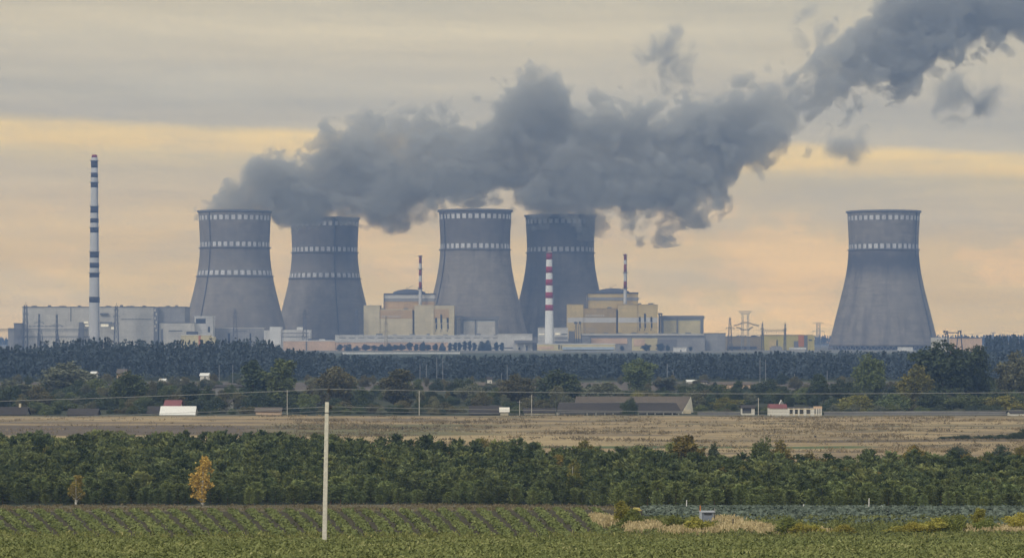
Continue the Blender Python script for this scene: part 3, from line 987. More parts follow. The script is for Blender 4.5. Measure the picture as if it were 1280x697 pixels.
# ---------------------------------------------------------------- lattice pylons, gantries
def lattice(mb, x, Z, zb, zt, wb, wt, n=7, r=0.22):
    prev = None
    for i in range(n + 1):
        f = i / n
        z = zb + (zt - zb) * f
        h = (wb + (wt - wb) * f) / 2
        c = [(x - h, Z - h, z), (x + h, Z - h, z), (x + h, Z + h, z), (x - h, Z + h, z)]
        if prev:
            for k in range(4):
                mb.bar(prev[k], c[k], r)
                mb.bar(prev[k], c[(k + 1) % 4], r * 0.7)
                mb.bar(prev[(k + 1) % 4], c[k], r * 0.7)
        for k in range(4):
            mb.bar(c[k], c[(k + 1) % 4], r * 0.7)
        prev = c
    return mb


def pylon(px, Z, ytop, wb, wt, arms, label, mat='steel', r=0.24, spike=0, group=None, cat='pylon'):
    b = base(px, Z)
    o = root('lattice_pylon', b, label, cat, group)
    s = Z / K
    zt = ZH(ytop, Z)
    mb = lattice(MB(), b[0], Z, b[2] - 0.3, zt, wb * s, wt * s, 8, r)
    mb.build('mast', M[mat], o)
    if spike:
        MB().bar((b[0], Z, zt), (b[0], Z, zt + spike * s), r).build('lightning_rod', M[mat], o)
    for y, hw in arms:
        z = ZH(y, Z)
        mb = MB()
        mb.bar((b[0] - hw * s, Z, z), (b[0] + hw * s, Z, z), r)
        for q in (-1, 1):
            mb.bar((b[0] + q * hw * s, Z, z), (b[0], Z, z + 1.6), r * 0.8)
            mb.bar((b[0] + q * hw * s * 0.9, Z, z), (b[0] + q * hw * s * 0.9, Z, z - 1.8), r * 0.9)
        mb.build('crossarm', M[mat], o)
    return o


pylon(32, 2930, 381, 6, 3, [(392, 3.5), (402, 3.5), (411, 3)], 'dark lattice pylon at the left corner of the grey hall', spike=3.5)
pylon(49, 2925, 392, 2.4, 1.4, [(403, 6)], 'slender switchyard mast nearer the left end of the grey hall')
pylon(71, 2925, 393, 2.6, 1.6, [(406, 6)], 'slender switchyard mast midway before the grey hall')
pylon(145.5, 2920, 382, 6.5, 2.4, [(387, 3), (395, 4.4), (404, 4)], 'dark lattice pylon right of the tallest chimney', spike=3.5)
pylon(294, 3000, 386, 7, 2, [(391, 3.5), (397, 4.5)], 'faint pylon in front of the leftmost cooling tower', 'steel', 0.17)
pylon(381, 3010, 387, 6.5, 2, [(392, 3.5), (398, 4.5)], 'faint pylon in front of the second cooling tower', 'steel', 0.17)
pylon(446, 3030, 387, 6, 2, [(391, 3), (399, 4)], 'pylon close to the left wall of the cream reactor block', 'steel', 0.17)
pylon(482.6, 2940, 395, 4, 1.6, [(405, 2.6), (414.5, 4.5)], 'reddish mast rising before the cream reactor block', 'brownwall', 0.2, 3)
pylon(912.5, 2930, 397, 6, 1.6, [(410, 5.5)], 'pointed lattice mast left of the tall switchyard pylon')
pylon(953, 2920, 404, 2.6, 1.2, [(411, 2.5)], 'thin lattice mast right of the tall switchyard pylon', spike=2)
pylon(981.5, 2920, 404, 2.4, 1.2, [(411.5, 2)], 'thin lattice mast in front of the yellow hall', spike=2)
pylon(1023, 3600, 404, 5, 4, [(403.5, 6.5), (414, 8)], 'pale distant pylon between the yellow hall and the lone cooling tower', 'steel_pale', 0.22)
pylon(1241, 4150, 415.5, 3, 2, [(415.5, 3.5)], 'tiny pylon over the treetops at the right edge', 'steel_pale', 0.25)

# the tall switchyard pylon with drooping arms
Z = 2950
b = base(931.6, Z)
r = root('lattice_pylon', b, 'tall pale pylon with wide flat head and drooping arms above the brown block', 'pylon')
mb = MB()
for sx in (-3.4, 3.4):
    lattice(mb, X(931.6 + sx, Z), Z, b[2] - 0.3, ZH(393, Z), 2.2, 1.6, 9, 0.13)
for sx in (-5.5, 5.5):
    mb.bar((X(931.6 + sx, Z), Z, b[2] - 0.3), (X(931.6 + sx * 0.8, Z), Z, ZH(412, Z)), 0.2)
mb.build('mast', M['steel_pale'], r)
mb = MB()
pts = lambda L: [(X(931.6 + a_, Z), Z, ZH(y_, Z)) for a_, y_ in L]
hd = pts([(-8, 388.7), (8, 388.7), (4, 392.5), (-4, 392.5)])
for i in range(4):
    mb.bar(hd[i], hd[(i + 1) % 4], 0.28)
for i in range(-7, 7, 2):
    p = pts([(i, 388.7), (max(-4, min(4, i + 1)), 392.5), (i + 2, 388.7)])
    mb.bar(p[0], p[1], 0.18)
    mb.bar(p[1], p[2], 0.18)
mb.build('head_frame', M['steel_pale'], r)
mb = MB()
for L in ([(-14, 406.3), (-8, 405), (-3, 402.6), (3, 402.6), (8, 404.4), (17.5, 406.6)], [(-11.5, 408.6), (-6, 409.4), (-4.5, 411.5), (4.5, 411.5), (6, 409.4), (10, 408.4)]):
    P_ = pts(L)
    for i in range(len(P_) - 1):
        mb.bar(P_[i], P_[i + 1], 0.42)
        mb.bar((P_[i][0], Z + 1.2, P_[i][2] - 0.9), (P_[i + 1][0], Z + 1.2, P_[i + 1][2] - 0.9), 0.3)
mb.build('drooping_arm', M['steel'], r)


def gantry(x0, x1, y, Z, label, r=0.24, posts=None, truss=1.6, mat='steel'):
    o = root('switchyard_gantry', base((x0 + x1) / 2, Z), label, 'switchyard gantry')
    mb = MB()
    za = ZH(y, Z)
    n = max(2, int((x1 - x0) / 3))
    for i in range(n):
        a_ = X(x0 + (x1 - x0) * i / n, Z)
        b_ = X(x0 + (x1 - x0) * (i + 1) / n, Z)
        mb.bar((a_, Z, za), (b_, Z, za), r)
        mb.bar((a_, Z, za - truss), (b_, Z, za - truss), r)
        mb.bar((a_, Z, za), (b_, Z, za - truss), r * 0.7)
        mb.bar((b_, Z, za), (b_, Z, za - truss), r * 0.7)
    mb.build('beam', M[mat], o)
    for xx in (posts or (x0, x1)):
        x = X(xx, Z)
        zb = g(x, Z) - 0.3
        mb = MB()
        mb.bar((x - 1.6, Z, zb), (x - 0.3, Z, za), r * 1.3)
        mb.bar((x + 1.6, Z, zb), (x + 0.3, Z, za), r * 1.3)
        for f in (0.25, 0.5, 0.75):
            mb.bar((x - 1.6 + 1.3 * f, Z, zb + (za - zb) * f), (x + 1.6 - 1.3 * f, Z, zb + (za - zb) * (f + 0.12)), r * 0.7)
        mb.build('post', M[mat], o)
    for k in range(n):
        xx = X(x0 + (x1 - x0) * (k + 0.5) / n, Z)
        MB().bar((xx, Z, za - truss), (xx, Z, za - truss - 2.2), 0.2).build('insulator', M[mat], o)
    return o


gantry(-8, 110, 411, 2905, 'upper long switchyard gantry across the foot of the grey hall', 0.25, (-6, 26, 48, 52, 72, 99))
gantry(20, 112, 420, 2870, 'lower switchyard gantry nearer than the long one before the grey hall', 0.22, (24, 48, 53, 73, 99, 111), 1.2)
gantry(953.5, 981, 411.8, 2925, 'sagging switchyard gantry between two thin masts by the yellow hall', 0.22, (953.6, 981), 1.8)
Z = 2350
r = root('switchyard_gantry', base(1190, Z), 'dark portal gantry with splayed legs right of the lone cooling tower', 'switchyard gantry')
mb = MB()
for a_, y_, b2, y2 in ((1180, 414, 1185, 414), (1185, 415.6, 1197, 415.6), (1197, 414, 1201.5, 413)):
    mb.bar((X(a_, Z), Z, ZH(y_, Z)), (X(b2, Z), Z, ZH(y2, Z)), 0.6)
mb.bar((X(1180, Z), Z, ZH(417, Z)), (X(1185, Z), Z, ZH(417, Z)), 0.5)
mb.build('beam', M['steel'], r)
for a_, b2, y2 in ((1183, 1178, None), (1184, 1187, None), (1198, 1195, None), (1200.5, 1204, None)):
    x0_, x1_ = X(a_, Z), X(b2, Z)
    MB().bar((x0_, Z, ZH(413.4, Z)), (x1_, Z + 1, g(x1_, Z) - 0.3), 0.5).build('leg', M['steel'], r)
for xx in (1180.5, 1201):
    MB().px(xx - 1, xx + 1, 412.6, 416, Z - 1, 2).build('transformer_box', M['steel'], r)

# dark twin-legged steel frame before the ochre block
Z = 2950
r = root('flare_frame', base(721, Z), 'dark four-legged steel frame left of the ochre reactor block', 'steel frame')
for a_, b2 in ((719.5, 717), (721, 720.6), (723.6, 723.4), (725.5, 728)):
    x0_, x1_ = X(a_, Z), X(b2, Z)
    MB().bar((x0_, Z, ZH(404, Z)), (x1_, Z, g(x1_, Z) - 0.3), 0.45).build('leg', M['steel'], r)
MB().px(717.5, 722, 402, 404.6, Z - 1, 2).build('hopper', M['steel'], r)
MB().px(723.3, 726.3, 401.5, 405, Z - 1, 2).build('hopper', M['steel'], r)
MB().px(711, 718, 413.5, 428, Z + 3, 5).build('machine_box', M['conc_dark'], r)
mb = MB()
for i in range(6):
    mb.bar((X(728 + i * 3.6, Z), Z + 2, ZH(418.5, Z)), (X(728 + i * 3.6, Z), Z + 2, ZH(410, Z)), 0.18)
mb.bar((X(728, Z), Z + 2, ZH(410, Z)), (X(746, Z), Z + 2, ZH(411, Z)), 0.18)
mb.build('railing', M['steel_pale'], r)


def far_wire(P_, rad, label, sag=2.0, mat='steel'):
    mb = MB()
    for (p, q) in zip(P_[:-1], P_[1:]):
        prev = None
        for i in range(13):
            f = i / 12
            c = Vector(p).lerp(Vector(q), f)
            c.z -= sag * 4 * f * (1 - f)
            if prev is not None:
                mb.bar(prev, c, rad)
            prev = c
    o = mb.build('power_line', M[mat])
    return tag(o, label, 'power line')


pp = lambda px, py, Z: (X(px, Z), Z, ZH(py, Z))
far_wire([pp(1023, 403.5, 3600), pp(1241, 415.5, 4150), pp(1420, 412, 4300)], 0.10, 'faint power line running right from the pale distant pylon', 8)
far_wire([pp(1180.5, 413.5, 2350), pp(1240, 412.5, 2700), pp(1420, 414, 2900)], 0.08, 'faint power line leaving the dark portal gantry to the right', 3)
far_wire([pp(914, 410, 2930), pp(931.6, 411.5, 2950), pp(953, 411, 2920)], 0.10, 'short cable slung between pointed mast and thin mast', 0.8)
far_wire([pp(895, 414.5, 3000), pp(918, 406.3, 2950)], 0.10, 'short cable from the tall switchyard pylon to the grey block', 0.6)


# ================================================================ VEGETATION
def quads_to_mesh(name, C, U, V, tint):
    """one quad per row: centre C, half-vectors U and V, colour choice tint"""
    n = len(C)
    co = np.empty((n, 4, 3))
    co[:, 0] = C - U - V
    co[:, 1] = C + U - V
    co[:, 2] = C + U + V
    co[:, 3] = C - U + V
    me = bpy.data.meshes.new(name)
    np_mesh(me, co.reshape(-1, 3), np.arange(n * 4).reshape(-1, 4))
    at = me.attributes.new('tint', 'FLOAT', 'FACE')
    at.data.foreach_set('value', np.asarray(tint, np.float32))
    return me


def unit(v):
    return v / np.maximum(np.linalg.norm(v, axis=-1, keepdims=True), 1e-9)


def rand_dirs(n, r_):
    return unit(r_.normal(size=(n, 3)))


def crown_quads(r_, lobes, nq, size, squash=0.8):
    """leaf sprays through a set of lobes (centre, radii), clumped, thinner inside"""
    C, T = [], []
    vol = np.array([l[1][0] * l[1][1] * l[1][2] for l in lobes]) ** 0.67
    cnt = np.maximum(3, (nq * vol / vol.sum()).astype(int))
    for (c_, rad_), k in zip(lobes, cnt):
        ncl = max(2, k // 9)
        dd = rand_dirs(ncl, r_)
        rr = r_.uniform(0.35, 1.05, (ncl, 1)) ** 0.6
        cc = np.array(c_) + dd * rr * np.array(rad_)
        tt = r_.random(ncl)
        idx = r_.integers(0, ncl, k)
        C.append(cc[idx] + r_.normal(0, 0.16, (k, 3)) * np.array(rad_))
        T.append(np.clip(tt[idx] * 0.75 + r_.random(k) * 0.25, 0, 1))
    C, T = np.concatenate(C), np.concatenate(T)
    n = len(C)
    U = rand_dirs(n, r_)
    Wd = rand_dirs(n, r_)
    V = unit(np.cross(U, Wd))
    s = size * r_.uniform(0.55, 1.3, (n, 1))
    return C, U * s, V * s * squash, T


def tube_mesh(name, paths, n=6):
    mb = MB()
    for p in paths:
        for (a_, ra), (b_, rb) in zip(p[:-1], p[1:]):
            mb.bar(a_, b_, ra, rb, n)
    return mb.mesh(name)


def broadleaf(seed, kind):
    """10 m tall tree standing at the origin: returns trunk mesh, crown mesh"""
    r_ = np.random.default_rng(seed)
    lobes = []
    if kind == 'round':
        for i in range(11):
            a_ = r_.uniform(0, 2 * PI)
            z = r_.uniform(2.6, 8.2)
            q = 2.4 * math.sin(PI * min(1, max(0.1, (z - 0.8) / 9.2))) + 0.4
            lobes.append(((q * math.cos(a_) * r_.uniform(.5, 1), q * math.sin(a_) * r_.uniform(.5, 1), z), tuple(r_.uniform(1.0, 1.9, 3) * np.array((1, 1, 0.85)))))
        lobes += [((0, 0, 5.5), (2.4, 2.4, 2.6)), ((r_.uniform(-.6, .6), 0, 8.6), (1.3, 1.3, 1.3)), ((r_.uniform(-1, 1), 0, 2.2), (2.2, 2.2, 1.3))]
        nq, size = 8000, 0.135
    elif kind == 'tall':
        for i in range(10):
            z = 1.6 + i * 0.8
            a_ = r_.uniform(0, 2 * PI)
            q = 1.5 * math.sin(PI * min(0.95, max(0.12, z / 10.4))) + 0.2
            lobes.append(((q * 0.7 * math.cos(a_), q * 0.7 * math.sin(a_), z), (r_.uniform(.8, 1.5), r_.uniform(.8, 1.5), r_.uniform(.9, 1.5))))
        lobes += [((0, 0, 5), (1.3, 1.3, 3.6)), ((0, 0, 9.2), (.6, .6, .9))]
        nq, size = 7000, 0.13
    elif kind == 'bush':
        for i in range(9):
            a_ = r_.uniform(0, 2 * PI)
            q = r_.uniform(1.5, 4.2)
            lobes.append(((q * math.cos(a_), q * math.sin(a_), r_.uniform(1.5, 6.2)), tuple(r_.uniform(1.6, 3.0, 3))))
        lobes += [((0, 0, 5.4), (3.2, 3.2, 3.8)), ((r_.uniform(-2, 2), 0, 8.0), (1.6, 1.6, 1.6)), ((0, 0, 1.5), (4.5, 4.5, 1.6))]
        nq, size = 7500, 0.18
    if kind == 'birch':
        for i in range(16):
            z = 1.5 + i * 0.52
            a_ = r_.uniform(0, 2 * PI)
            q = 1.75 * math.sin(PI * min(0.95, max(0.2, z / 10.6))) + 0.1
            lobes.append(((q * 0.75 * math.cos(a_), q * 0.75 * math.sin(a_), z), (r_.uniform(.5, 1.0), r_.uniform(.5, 1.0), r_.uniform(.5, 1.0))))
        lobes += [((0, 0, 5), (1.2, 1.2, 3.4)), ((0, 0, 9.3), (.4, .4, .8))]
        nq, size = 2700, 0.115
    C, U, V, T = crown_quads(r_, lobes, nq, size)
    keep = C[:, 2] > 0.15
    crown = quads_to_mesh('crown', C[keep], U[keep], V[keep], T[keep])
    paths = [[((0, 0, -0.3), 0.26), ((r_.uniform(-.15, .15), 0, 3.0), 0.19), ((r_.uniform(-.2, .2), 0, 6.0), 0.11), ((0, 0, 8.6), 0.04)]]
    for l in lobes[:7]:
        c_ = l[0]
        z0 = max(0.8, c_[2] - 1.8)
        paths.append([((0, 0, z0), 0.11), ((c_[0] * .6, c_[1] * .6, (z0 + c_[2]) / 2), 0.07), (c_, 0.03)])
    return tube_mesh('trunk', paths), crown


def spread(me_t, me_c, bark, leaf):
    me_t.materials.append(bark)
    me_c.materials.append(leaf)


L = {}
L['green'] = leaf_mat('leaf_green', (0.072, 0.098, 0.036), (0.145, 0.172, 0.064))
L['dark'] = leaf_mat('leaf_dark', (0.044, 0.064, 0.036), (0.088, 0.112, 0.058))
L['greygreen'] = leaf_mat('leaf_greygreen', (0.110, 0.122, 0.078), (0.185, 0.19, 0.115))
L['brown'] = leaf_mat('leaf_brown', (0.095, 0.094, 0.046), (0.175, 0.16, 0.078))
L['yellowgreen'] = leaf_mat('leaf_yellowgreen', (0.12, 0.125, 0.032), (0.22, 0.20, 0.050), (0.30, 0.24, 0.05))
L['gold'] = leaf_mat('leaf_gold', (0.42, 0.29, 0.065), (0.66, 0.48, 0.13), (0.72, 0.56, 0.19))
L['amber'] = leaf_mat('leaf_amber', (0.20, 0.165, 0.04), (0.36, 0.28, 0.07))
L['goldgreen'] = leaf_mat('leaf_goldgreen', (0.12, 0.11, 0.03), (0.25, 0.20, 0.05), (0.34, 0.24, 0.05))
PC = ((0.052, 0.072, 0.026), (0.155, 0.186, 0.070), (0.21, 0.24, 0.095))
L['pine'] = leaf_mat('pine_needles', *[tuple(1.28 * q for q in c_) for c_ in PC], 0.42)
L['forest'] = leaf_mat('hazy_forest_leaves', (0.062, 0.084, 0.096), (0.080, 0.102, 0.112), None, 0.0)  # blue of the distance haze is mixed into these leaf colours

VAR = {k: [broadleaf(100 + 17 * i + len(k), k) for i in range(n)] for k, n in (('round', 5), ('tall', 4), ('bush', 4), ('birch', 2))}
for k in VAR:
    for tm, cm in VAR[k]:
        spread(tm, cm, M['bark'], L['green'])


def set_mat(o, m):
    o.material_slots[0].link = 'OBJECT'
    o.material_slots[0].material = m


_ti = [0]


def tree(name, px, Z, ytop, wpx, kind, leaf, label, group=None, cat='tree', bark=None, rz=None, ybase=None):
    b = base(px, Z)
    h = ZH(ytop, Z) - b[2]
    width = wpx * Z / K
    nat = {'round': 7.6, 'tall': 4.6, 'bush': 10.5, 'birch': 4.4}[kind]
    r = empty(name, b, label, cat, group, rz if rz is not None else random.uniform(0, 6.28))
    r.scale = (width / nat, width / nat, h / 10.0)
    _ti[0] += 1
    tm, cm = VAR[kind][_ti[0] % len(VAR[kind])]
    ot = bpy.data.objects.new('trunk', tm)
    oc = bpy.data.objects.new('crown', cm)
    for o in (ot, oc):
        COL.objects.link(o)
        o.parent = r
    set_mat(oc, L[leaf])
    if bark:
        set_mat(ot, M[bark])
    return r


# trees of the village edge, one by one
TREES = [
    ('broadleaf_tree', 85, 1010, 452, 92, 'round', 'greygreen', 'broad pale grey-green tree behind the left grey roofs'),
    ('broadleaf_tree', 160, 890, 463, 54, 'round', 'green', 'rounded green tree left of the white-roofed shed'),
    ('broadleaf_tree', 16, 960, 474, 62, 'round', 'greygreen', 'grey-green tree at the left edge of the village'),
    ('broadleaf_tree', 48, 900, 480, 40, 'bush', 'brown', 'low brownish tree between the two left grey roofs'),
    ('broadleaf_tree', 197, 960, 483, 30, 'round', 'dark', 'small dark tree behind the white-roofed shed'),
    ('broadleaf_tree', 240, 900, 476, 36, 'round', 'dark', 'dark tree right of the red roof'),
    ('broadleaf_tree', 317, 880, 451, 46, 'tall', 'dark', 'tall dark tree, left one of a touching pair'),
    ('broadleaf_tree', 349, 872, 448, 46, 'tall', 'green', 'tall green tree, right one of a touching pair'),
    ('broadleaf_tree', 422, 885, 457, 62, 'round', 'brown', 'wide brownish-green tree behind the concrete pole'),
    ('broadleaf_tree', 498, 872, 461, 44, 'tall', 'brown', 'cone-shaped brownish tree right of the concrete pole'),
    ('broadleaf_tree', 646, 905, 467, 48, 'round', 'brown', 'dull brown tree left of the large dark tree by the barns'),
    ('broadleaf_tree', 697, 900, 461, 68, 'round', 'dark', 'large dark green tree behind the left end of the barns'),
    ('broadleaf_tree', 750, 930, 476, 60, 'bush', 'greygreen', 'grey-green bushy tree behind the barns'),
    ('broadleaf_tree', 799, 1060, 447, 48, 'round', 'green', 'hazy green tree rising above the middle of the barns'),
    ('broadleaf_tree', 836, 1070, 471, 42, 'round', 'greygreen', 'pale hazy tree above the barn gable'),
    ('broadleaf_tree', 797, 850, 488, 34, 'bush', 'yellowgreen', 'yellowish bush just over the rear barn ridge'),
    ('round_bush', 788, 803, 496, 24, 'bush', 'dark', 'dark round bush in front of the barn roof'),
    ('broadleaf_tree', 908, 860, 495, 40, 'bush', 'yellowgreen', 'olive bush left of the little white-ended hut'),
    ('broadleaf_tree', 880, 900, 486, 40, 'bush', 'brown', 'brown scrubby tree right of the white barn gable'),
    ('broadleaf_tree', 1020, 905, 466, 32, 'round', 'dark', 'dark upright tree above the ruined white house'),
    ('broadleaf_tree', 1051, 930, 473, 36, 'round', 'dark', 'small dark tree right of the ruined white house'),
    ('broadleaf_tree', 1086, 905, 441, 50, 'round', 'green', 'green round tree left of the yellow-green tree'),
    ('broadleaf_tree', 1143, 850, 455, 58, 'round', 'yellowgreen', 'yellow-green round tree below the biggest dark tree'),
    ('broadleaf_tree', 1178, 872, 424, 84, 'round', 'dark', 'biggest dark tree, overlapping the foot of the lone cooling tower'),
    ('broadleaf_tree', 1222, 878, 430, 52, 'round', 'dark', 'second big dark tree, right of the biggest one'),
    ('broadleaf_tree', 1272, 885, 438, 60, 'round', 'greygreen', 'tree cut by the right edge of the view'),
    ('hedge_tree', 1072, 835, 492, 56, 'bush', 'yellowgreen', 'pale yellowish hedge bush right of the ruined white house'),
    ('hedge_tree', 1118, 838, 490, 56, 'bush', 'green', 'green hedge bush under the yellow-green tree'),
    ('hedge_tree', 1163, 842, 488, 60, 'bush', 'dark', 'dark hedge bush under the biggest dark tree'),
    ('hedge_tree', 1208, 836, 491, 58, 'bush', 'green', 'green hedge bush under the second big dark tree'),
    ('hedge_tree', 1254, 834, 493, 60, 'bush', 'yellowgreen', 'pale hedge bush near the right end of the hedge'),
]
for a_ in TREES:
    tree(*a_)
r_ = np.random.default_rng(5)
# smaller trees that fill the gardens between the houses
for i in range(170):
    px = -20 + 1320 * (i + r_.uniform(-.4, .4)) / 169
    Z = r_.uniform(838, 1000)
    h = r_.uniform(3.8, 7.4)
    yt = 420 - ((g(X(px, Z), Z) + h) - EYE) * K / Z
    kd = ('bush', 'round', 'bush', 'tall')[r_.integers(0, 4)]
    wd = h * {'bush': 1.45, 'round': 0.95, 'tall': 0.6}[kd] * r_.uniform(.8, 1.25) * K / Z
    tree('garden_tree', px, Z, yt, wd, kd, ('dark', 'green', 'brown', 'greygreen', 'dark', 'dark')[r_.integers(0, 6)],
         'small dull tree filling the dark garden belt behind the field edge', 'small garden trees behind the field edge')
for i in range(90):
    px = -20 + 1320 * (i + r_.uniform(-.4, .4)) / 89
    Z = r_.uniform(1010, 1235)
    h = r_.uniform(2.6, 5.2)
    yt = 420 - ((g(X(px, Z), Z) + h) - EYE) * K / Z
    kd = ('bush', 'round', 'bush')[r_.integers(0, 3)]
    wd = h * {'bush': 1.3, 'round': 0.8}[kd] * r_.uniform(.8, 1.3) * K / Z
    tree('orchard_tree', px, Z, yt, wd, kd, ('dark', 'brown', 'greygreen', 'brown')[r_.integers(0, 4)],
         'low hazy tree in the rough ground before the blue forest', 'low hazy trees before the blue forest')
gaps = [(180, 247), (-20, 36), (80, 124), (315, 355), (583, 640), (650, 872), (924, 948), (960, 1030)]
for i in range(120):
    px = -20 + 1320 * (i + r_.uniform(-.4, .4)) / 119
    if any(a_ < px < b_ for a_, b_ in gaps):
        continue
    Z = r_.uniform(820, 836)
    h = r_.uniform(1.3, 3.0)
    yt = 420 - ((g(X(px, Z), Z) + h) - EYE) * K / Z
    tree('garden_shrub', px, Z, yt, h * r_.uniform(1.3, 2.2) * K / Z, 'bush', ('dark', 'brown', 'dark', 'green', 'greygreen')[r_.integers(0, 5)],
         'low dark shrub in the scrub along the far field edge', 'low shrubs along the far field edge', 'shrub')
for i in range(130):
    px = -20 + 1320 * (i + r_.uniform(-.45, .45)) / 129
    Z = r_.uniform(850, 1010)
    h = r_.uniform(2.0, 4.2)
    yt = 420 - ((g(X(px, Z), Z) + h) - EYE) * K / Z
    tree('garden_shrub', px, Z, yt, h * r_.uniform(1.5, 2.6) * K / Z, 'bush', ('dark', 'brown', 'dark', 'green', 'greygreen', 'dark')[r_.integers(0, 6)],
         'bushy shrub in the overgrown gardens behind the field edge', 'bushy shrubs in the overgrown gardens', 'shrub')
# row of small dark trees before the turbine hall
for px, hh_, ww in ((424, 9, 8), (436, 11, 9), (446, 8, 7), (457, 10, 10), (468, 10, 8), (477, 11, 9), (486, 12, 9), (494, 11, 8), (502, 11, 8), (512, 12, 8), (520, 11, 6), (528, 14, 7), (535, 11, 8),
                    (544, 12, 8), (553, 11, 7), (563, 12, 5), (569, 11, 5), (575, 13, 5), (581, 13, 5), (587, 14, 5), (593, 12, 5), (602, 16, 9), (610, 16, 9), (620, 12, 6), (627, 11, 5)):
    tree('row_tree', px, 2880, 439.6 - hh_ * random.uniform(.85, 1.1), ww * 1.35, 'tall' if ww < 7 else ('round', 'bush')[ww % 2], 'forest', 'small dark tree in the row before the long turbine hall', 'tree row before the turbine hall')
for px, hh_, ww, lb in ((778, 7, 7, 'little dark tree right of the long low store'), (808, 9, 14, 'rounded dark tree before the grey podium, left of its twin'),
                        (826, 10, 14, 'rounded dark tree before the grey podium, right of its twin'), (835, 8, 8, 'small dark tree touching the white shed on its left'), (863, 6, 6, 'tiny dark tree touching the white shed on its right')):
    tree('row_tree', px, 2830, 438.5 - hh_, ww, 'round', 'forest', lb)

# ---------------------------------------------------------------- far forest, one mass
r_ = np.random.default_rng(11)
Cs, Us, Vs, Ts = [], [], [], []
tp_x = np.array([-280, 0, 30, 60, 130, 180, 240, 300, 335, 352, 420, 450, 640, 700, 900, 1030, 1225, 1560])
tp_y = np.array([428, 429, 429, 424, 421, 424, 424, 421, 420, 432, 441, 444, 443, 442, 440, 437.5, 438, 438])


def far_tree(x, y, h, wd, nq, conifer):
    nq = int(nq * 2.2)
    z = g(x, y)
    t_ = r_.random(nq)
    if conifer:
        hz = 0.12 + 0.88 * t_ ** 0.8
        rr = wd * (1.05 - hz) * r_.uniform(0.3, 1.1, nq)
    else:
        hz = 0.15 + 0.85 * t_ ** 0.7
        rr = wd * np.sqrt(np.clip(1 - ((hz - 0.55) / 0.5) ** 2, 0.05, 1)) * r_.uniform(0.3, 1.1, nq)
    aa = r_.uniform(0, 2 * PI, nq)
    C = np.stack([x + rr * np.cos(aa), y + rr * np.sin(aa), z + h * hz], -1)
    U = rand_dirs(nq, r_)
    V = unit(np.cross(U, rand_dirs(nq, r_)))
    s = r_.uniform(0.25, 0.60, (nq, 1)) * (0.6 + wd * 0.18)
    Cs.append(C); Us.append(U * s); Vs.append(V * s * 0.8)
    Ts.append(np.clip(r_.random() * 0.7 + r_.random(nq) * 0.3, 0, 1))


for Zr in np.arange(1285, 1420, 9.0):
    half = 0.5 * 1800 * Zr / K
    for x in np.arange(-half, half, 3.4):
        xx, yy = x + r_.uniform(-1.6, 1.6), Zr + r_.uniform(-4, 4)
        px = 640 + xx * K / yy
        ytop = np.interp(px, tp_x, tp_y)
        hmax = EYE + (420 - ytop) * yy / K - g(xx, yy)
        f = r_.uniform(0.62, 1.0)
        if Zr < 1300:
            f *= r_.uniform(0.6, 0.95)
        h = max(3.0, hmax * f)
        far_tree(xx, yy, h, r_.uniform(1.6, 3.0), 46 if Zr < 1345 else 30, r_.random() < 0.6)
# taller wood at the right edge, and the distant tree line behind the plant
for Zr in np.arange(1800, 1960, 16.0):
    for x in np.arange(X(1231, Zr) + (Zr - 1800) * 0.03, X(1640, Zr), 4.0):
        xx, yy = x + r_.uniform(-2, 2), Zr + r_.uniform(-7, 7)
        hmax = EYE + (420 - 418.5) * yy / K - g(xx, yy)
        far_tree(xx, yy, max(4, hmax * r_.uniform(0.78, 1.03)), r_.uniform(2.2, 4.0), 60, True)
for Zr in np.arange(4380, 4560, 30.0):
    for x in np.arange(X(-420, Zr), X(1720, Zr), 7.0):
        xx, yy = x + r_.uniform(-3, 3), Zr + r_.uniform(-14, 14)
        px = 640 + xx * K / yy
        hmax = EYE + (420 - np.interp(px, [0, 300, 1000, 1150, 1280], [421, 421, 418.5, 419, 417.5])) * yy / K - g(xx, yy)
        far_tree(xx, yy, max(4, hmax * r_.uniform(0.72, 1.03)), r_.uniform(3.5, 6), 34, True)
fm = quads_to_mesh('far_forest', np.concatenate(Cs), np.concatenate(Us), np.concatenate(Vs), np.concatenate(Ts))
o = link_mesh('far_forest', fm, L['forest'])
tag(o, 'blue-grey belt of distant forest between the village and the power plant', 'forest', kind='stuff')


